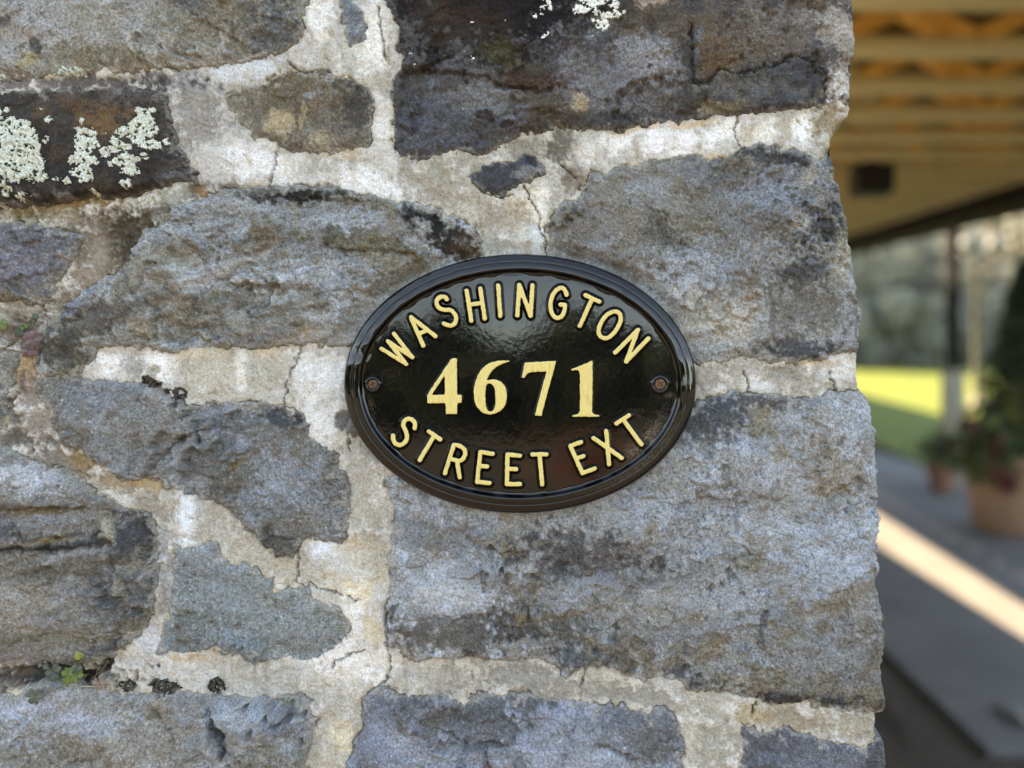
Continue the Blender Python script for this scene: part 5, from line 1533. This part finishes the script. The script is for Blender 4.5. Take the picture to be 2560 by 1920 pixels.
M_TERRA = plain("terracotta", (.34, .20, .12), .8, 0, .18, 14, .2, .004)
M_TERRA2 = plain("brown_terracotta", (.28, .14, .09), .8, 0, .18, 14, .2, .004)
M_POTSOIL = plain("potting_soil", (.03, .022, .015), .95, 0, .4, 60, .6, .01)
def foliage_mat(name, a, bcol):
    m, nt, bs = newmat(name)
    oi = nt.nodes.new("ShaderNodeNewGeometry")
    c = ramp(nt, oi.outputs["Random Per Island"], [(.0, a), (1.0, bcol)])
    nt.links.new(c, bs.inputs["Base Color"])
    bs.inputs["Roughness"].default_value = .55
    return m
M_CONIFER = foliage_mat("conifer_needles", (.018, .030, .010), (.040, .058, .016))
M_PETAL = foliage_mat("red_petals", (.12, .02, .02), (.20, .04, .038))
M_FLEAF = foliage_mat("flower_leaves", (.04, .065, .015), (.085, .12, .03))
M_BARK = plain("bark", (.09, .065, .045), .9, 0, .3, 30, .6, .01)

def leaf_cloud(name, pts, size, mat, parent, seed, asp=.5, up=.3):
    """one small bent leaf (two quads) at each point"""
    r = np.random.default_rng(seed)
    P = np.asarray(pts, float)
    n = len(P)
    a = r.normal(size=(n, 3)); a[:, 2] += up
    a /= np.linalg.norm(a, axis=1, keepdims=True)
    c = r.normal(size=(n, 3))
    s = np.cross(a, c); s /= np.linalg.norm(s, axis=1, keepdims=True)
    nn = np.cross(a, s)
    sz = (size * r.uniform(.6, 1.35, n))[:, None]
    w = sz * asp
    V = np.stack([P, P + a * sz * .5 + s * w * .5 + nn * sz * .06, P + a * sz, P + a * sz * .5 - s * w * .5 + nn * sz * .06], 1).reshape(-1, 3)
    q = np.arange(4 * n).reshape(n, 4)
    return mk_mesh(name, V, [q], mat, False, None, parent)

def pot(name, c, r, h, mat, label, seed):
    t = thing(name, (c[0], c[1], c[2]), label, "plant pot")
    b = MB()
    b.lathe((c[0], c[1], c[2]), [(0, .002), (r * .70, .002), (r * .72, .02), (r * .80, h * .4), (r * .90, h * .82), (r * .90, h * .84), (r * 1.0, h * .86), (r * 1.02, h * .93), (r * 1.0, h), (r * .90, h), (r * .87, h * .9)], 40)
    b.build("body", mat, t, True)
    b = MB()
    b.lathe((c[0], c[1], c[2]), [(r * .885, h * .90), (r * .5, h * .915), (0, h * .92)], 32)
    b.build("soil", M_POTSOIL, t, True)
    return t

PZ = .020
dB = 6.25
cB = at(2535, 1330, dB)
potB = pot("planter_pot", (cB[0], cB[1], PZ), .44, .66, M_TERRA, "large terracotta planter on the paving holding the dark conifer", 1)
cn = thing("conifer_shrub", (cB[0] + .10, cB[1], PZ + .6), "dark narrow conifer rising from the large terracotta planter", "shrub")
b = MB(); b.tube([(cB[0] + .10, cB[1], PZ + .58), (cB[0] + .11, cB[1], PZ + 1.3), (cB[0] + .10, cB[1], PZ + 2.2)], [.035, .025, .008], 8); b.build("trunk", M_BARK, cn, True)
rr = np.random.default_rng(31)
n = 9000
t = rr.uniform(0, 1, n)
hz = PZ + .70 + t * 1.55
R = .36 * (1 - t) ** .7 * (1 + .16 * np.sin(t * 40)) + .02
an = rr.uniform(0, 6.283, n)
rad = R * np.sqrt(rr.uniform(.25, 1, n)) * (1 + .12 * np.sin(an * 5 + t * 20))
leaf_cloud("crown", np.stack([cB[0] + .10 + rad * np.cos(an), cB[1] + rad * np.sin(an), hz], -1), .07, M_CONIFER, cn, 32, .35, .6)
fl = thing("red_flowers", (cB[0] - .30, cB[1] - .18, PZ + .6), "red flowers spilling over the left rim of the large planter", "flowers")
pts = np.stack([cB[0] - .33 + rr.normal(0, .11, 900), cB[1] - .16 + rr.normal(0, .12, 900), PZ + .70 + rr.normal(0, .11, 900)], -1)
leaf_cloud("leaves", pts, .075, M_FLEAF, fl, 33, .7)
hd = np.array([[cB[0] - .44, cB[1] - .2, PZ + .80], [cB[0] - .40, cB[1] - .3, PZ + .66], [cB[0] - .30, cB[1] - .34, PZ + .50], [cB[0] - .50, cB[1] - .18, PZ + .93], [cB[0] - .33, cB[1] - .34, PZ + .74], [cB[0] - .25, cB[1] - .36, PZ + .44]])
for i, q in enumerate(hd):
    pts = q + rr.normal(0, .026, (45, 3))
    leaf_cloud("flower_head", pts, .055, M_PETAL, fl, 40 + i, .9)
dS = 8.0
cS = at(2352, 1215, dS)
potS = pot("plant_pot", (cS[0], cS[1], PZ), .155, .30, M_TERRA2, "small brown pot left of the large planter", 2)
sp = thing("pot_plant", (cS[0], cS[1], PZ + .27), "bushy green plant with red blooms in the small pot", "plant")
pts = np.stack([cS[0] + .06 + rr.normal(0, .12, 900), cS[1] + rr.normal(0, .1, 900), PZ + .42 + rr.normal(0, .09, 900)], -1)
leaf_cloud("leaves", pts, .07, M_FLEAF, sp, 51, .7)
for i, q in enumerate([(.12, -.10, .56), (.20, -.08, .44), (.02, -.12, .50)]):
    leaf_cloud("flower_head", np.array([cS[0] + q[0], cS[1] + q[1], PZ + q[2]]) + rr.normal(0, .03, (60, 3)), .05, M_PETAL, sp, 60 + i, .9)

# pale flat stone near the lower right corner
ps = at(2548, 1775, 3.0)
nst = 22
V, Q = [], []
for i in range(9):
    ph = math.pi * i / 8
    for j in range(nst):
        a = 2 * math.pi * j / nst
        rr_ = 1 + .12 * math.sin(3 * a + 1) + .07 * math.sin(5 * a)
        V.append((ps[0] + .075 * rr_ * math.sin(ph) * math.cos(a), ps[1] + .09 * rr_ * math.sin(ph) * math.sin(a), PZ + .020 - .019 * math.cos(ph)))
for i in range(8):
    for j in range(nst):
        Q.append((i * nst + j, i * nst + (j + 1) % nst, (i + 1) * nst + (j + 1) % nst, (i + 1) * nst + j))
o = mk_mesh("flat_stone", np.array(V), [np.array(Q)], plain("pale_stone", (.19, .185, .17), .8, 0, .15, 60), True)
tag(o, "pale flat stone lying on the shaded paving at lower right", "stone")

# ------------------------------------------------------------------ woods: beyond the lawn, and behind the photographer (mirrored in the plaque)
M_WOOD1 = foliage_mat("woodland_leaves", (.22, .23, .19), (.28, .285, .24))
M_WOOD2 = foliage_mat("dark_woodland_leaves", (.020, .032, .012), (.055, .075, .025))
M_WOODR = foliage_mat("russet_leaves", (.20, .055, .03), (.36, .12, .05))
def wood_mass(name, centres, size, mat, seed, leaf=.35, per=900):
    r = np.random.default_rng(seed)
    P = []
    tb = MB()
    for (x, y, z, h, w) in centres:
        nb_ = int(per)
        k = r.integers(5, 9)
        cs = np.stack([r.normal(0, w * .30, k), r.normal(0, w * .30, k), r.uniform(.15, .82, k) * h], -1)
        rs = r.uniform(.22, .42, k) * w
        pick = r.integers(0, k, nb_)
        dirs = r.normal(size=(nb_, 3)); dirs /= np.linalg.norm(dirs, axis=1, keepdims=True)
        P.append(np.array([x, y, z]) + cs[pick] + dirs * (rs[pick] * r.uniform(.55, 1.05, nb_))[:, None])
        tb.tube([(x, y, z - .3), (x + r.normal(0, .1), y, z + h * .35), (x + r.normal(0, .25), y, z + h * .75)], [w * .05 + .08, w * .035 + .05, .03], 7)
    P = np.concatenate(P)
    P[:, 2] = np.maximum(P[:, 2], centres[0][2] + .05)
    o = leaf_cloud(name, P, leaf, mat, None, seed + 1, .7)
    o["kind"] = "stuff"
    return o, tb
hl = sheet("hillside", -60, 120, 36, 90, 0.0, plain("hill_scrub", (.14, .145, .12), .95, 0, .35, .8, .5, .3), 60, 40,
           lambda X, Y: 1.0 + 17 * sstep(36, 62, Y) + 1.2 * np.sin(X * .31) * np.sin(Y * .23) * sstep(36, 44, Y))
cen = []
r0 = np.random.default_rng(71)
for i in range(34):
    x = 4 + i * .95 + r0.normal(0, .4)
    y = 31 + r0.uniform(0, 5)
    cen.append((x, y, 1.1, r0.uniform(6.5, 11), r0.uniform(3.2, 4.6)))
for i in range(40):
    cen.append((5 + i * .75 + r0.normal(0, .3), 30.2 + r0.uniform(0, .8), 1.0, r0.uniform(2.0, 3.6), r0.uniform(1.8, 2.6)))
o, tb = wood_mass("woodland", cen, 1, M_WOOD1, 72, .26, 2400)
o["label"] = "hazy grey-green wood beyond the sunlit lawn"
t_ = tb.build("woodland_trunks", M_BARK); t_["kind"] = "stuff"; t_["label"] = "trunks of the wood beyond the lawn"
cen = []
for i in range(40):
    cen.append((-34 + i * 1.75 + r0.normal(0, .5), -44 - r0.uniform(0, 8), 0, r0.uniform(6.5, 9.0), r0.uniform(4.4, 5.8)))
for i in range(30):
    cen.append((-42 - r0.uniform(0, 6), -44 + i * 2.2, 0, r0.uniform(6.5, 9.5), r0.uniform(4.4, 5.8)))
    cen.append((46 + r0.uniform(0, 6), -44 + i * 2.0, 0, r0.uniform(6.5, 9.5), r0.uniform(4.4, 5.8)))
o, tb = wood_mass("woodland", cen, 1, M_WOOD2, 82, .75, 1500)
o["label"] = "dark tree line behind the photographer mirrored in the plaque"
t_ = tb.build("woodland_trunks", M_BARK); t_["kind"] = "stuff"; t_["label"] = "trunks of the tree line behind the photographer"
ru = thing("russet_shrub", (.2, -8.3, 0), "low russet shrub mirrored in the lower right of the plaque", "shrub")
pts = np.stack([.2 + rr.normal(0, .32, 900), -8.3 + rr.normal(0, .2, 900), .80 + rr.normal(0, .16, 900)], -1)
leaf_cloud("crown", pts, .10, M_WOODR, ru, 91, .45)
b = MB()
for k in range(6):
    a = k * 1.05
    b.tube([(.2, -8.3, -.01), (.2 + .12 * math.cos(a), -8.3 + .12 * math.sin(a), .4), (.2 + .3 * math.cos(a), -8.3 + .25 * math.sin(a), .9)], [.02, .012, .005], 6)
b.build("branches", M_BARK, ru, True)

# ------------------------------------------------------------------ render settings
SC.render.engine = 'CYCLES'
SC.cycles.use_denoising = True
SC.cycles.max_bounces = 6
SC.cycles.diffuse_bounces = 4
SC.cycles.glossy_bounces = 3
SC.cycles.transmission_bounces = 2
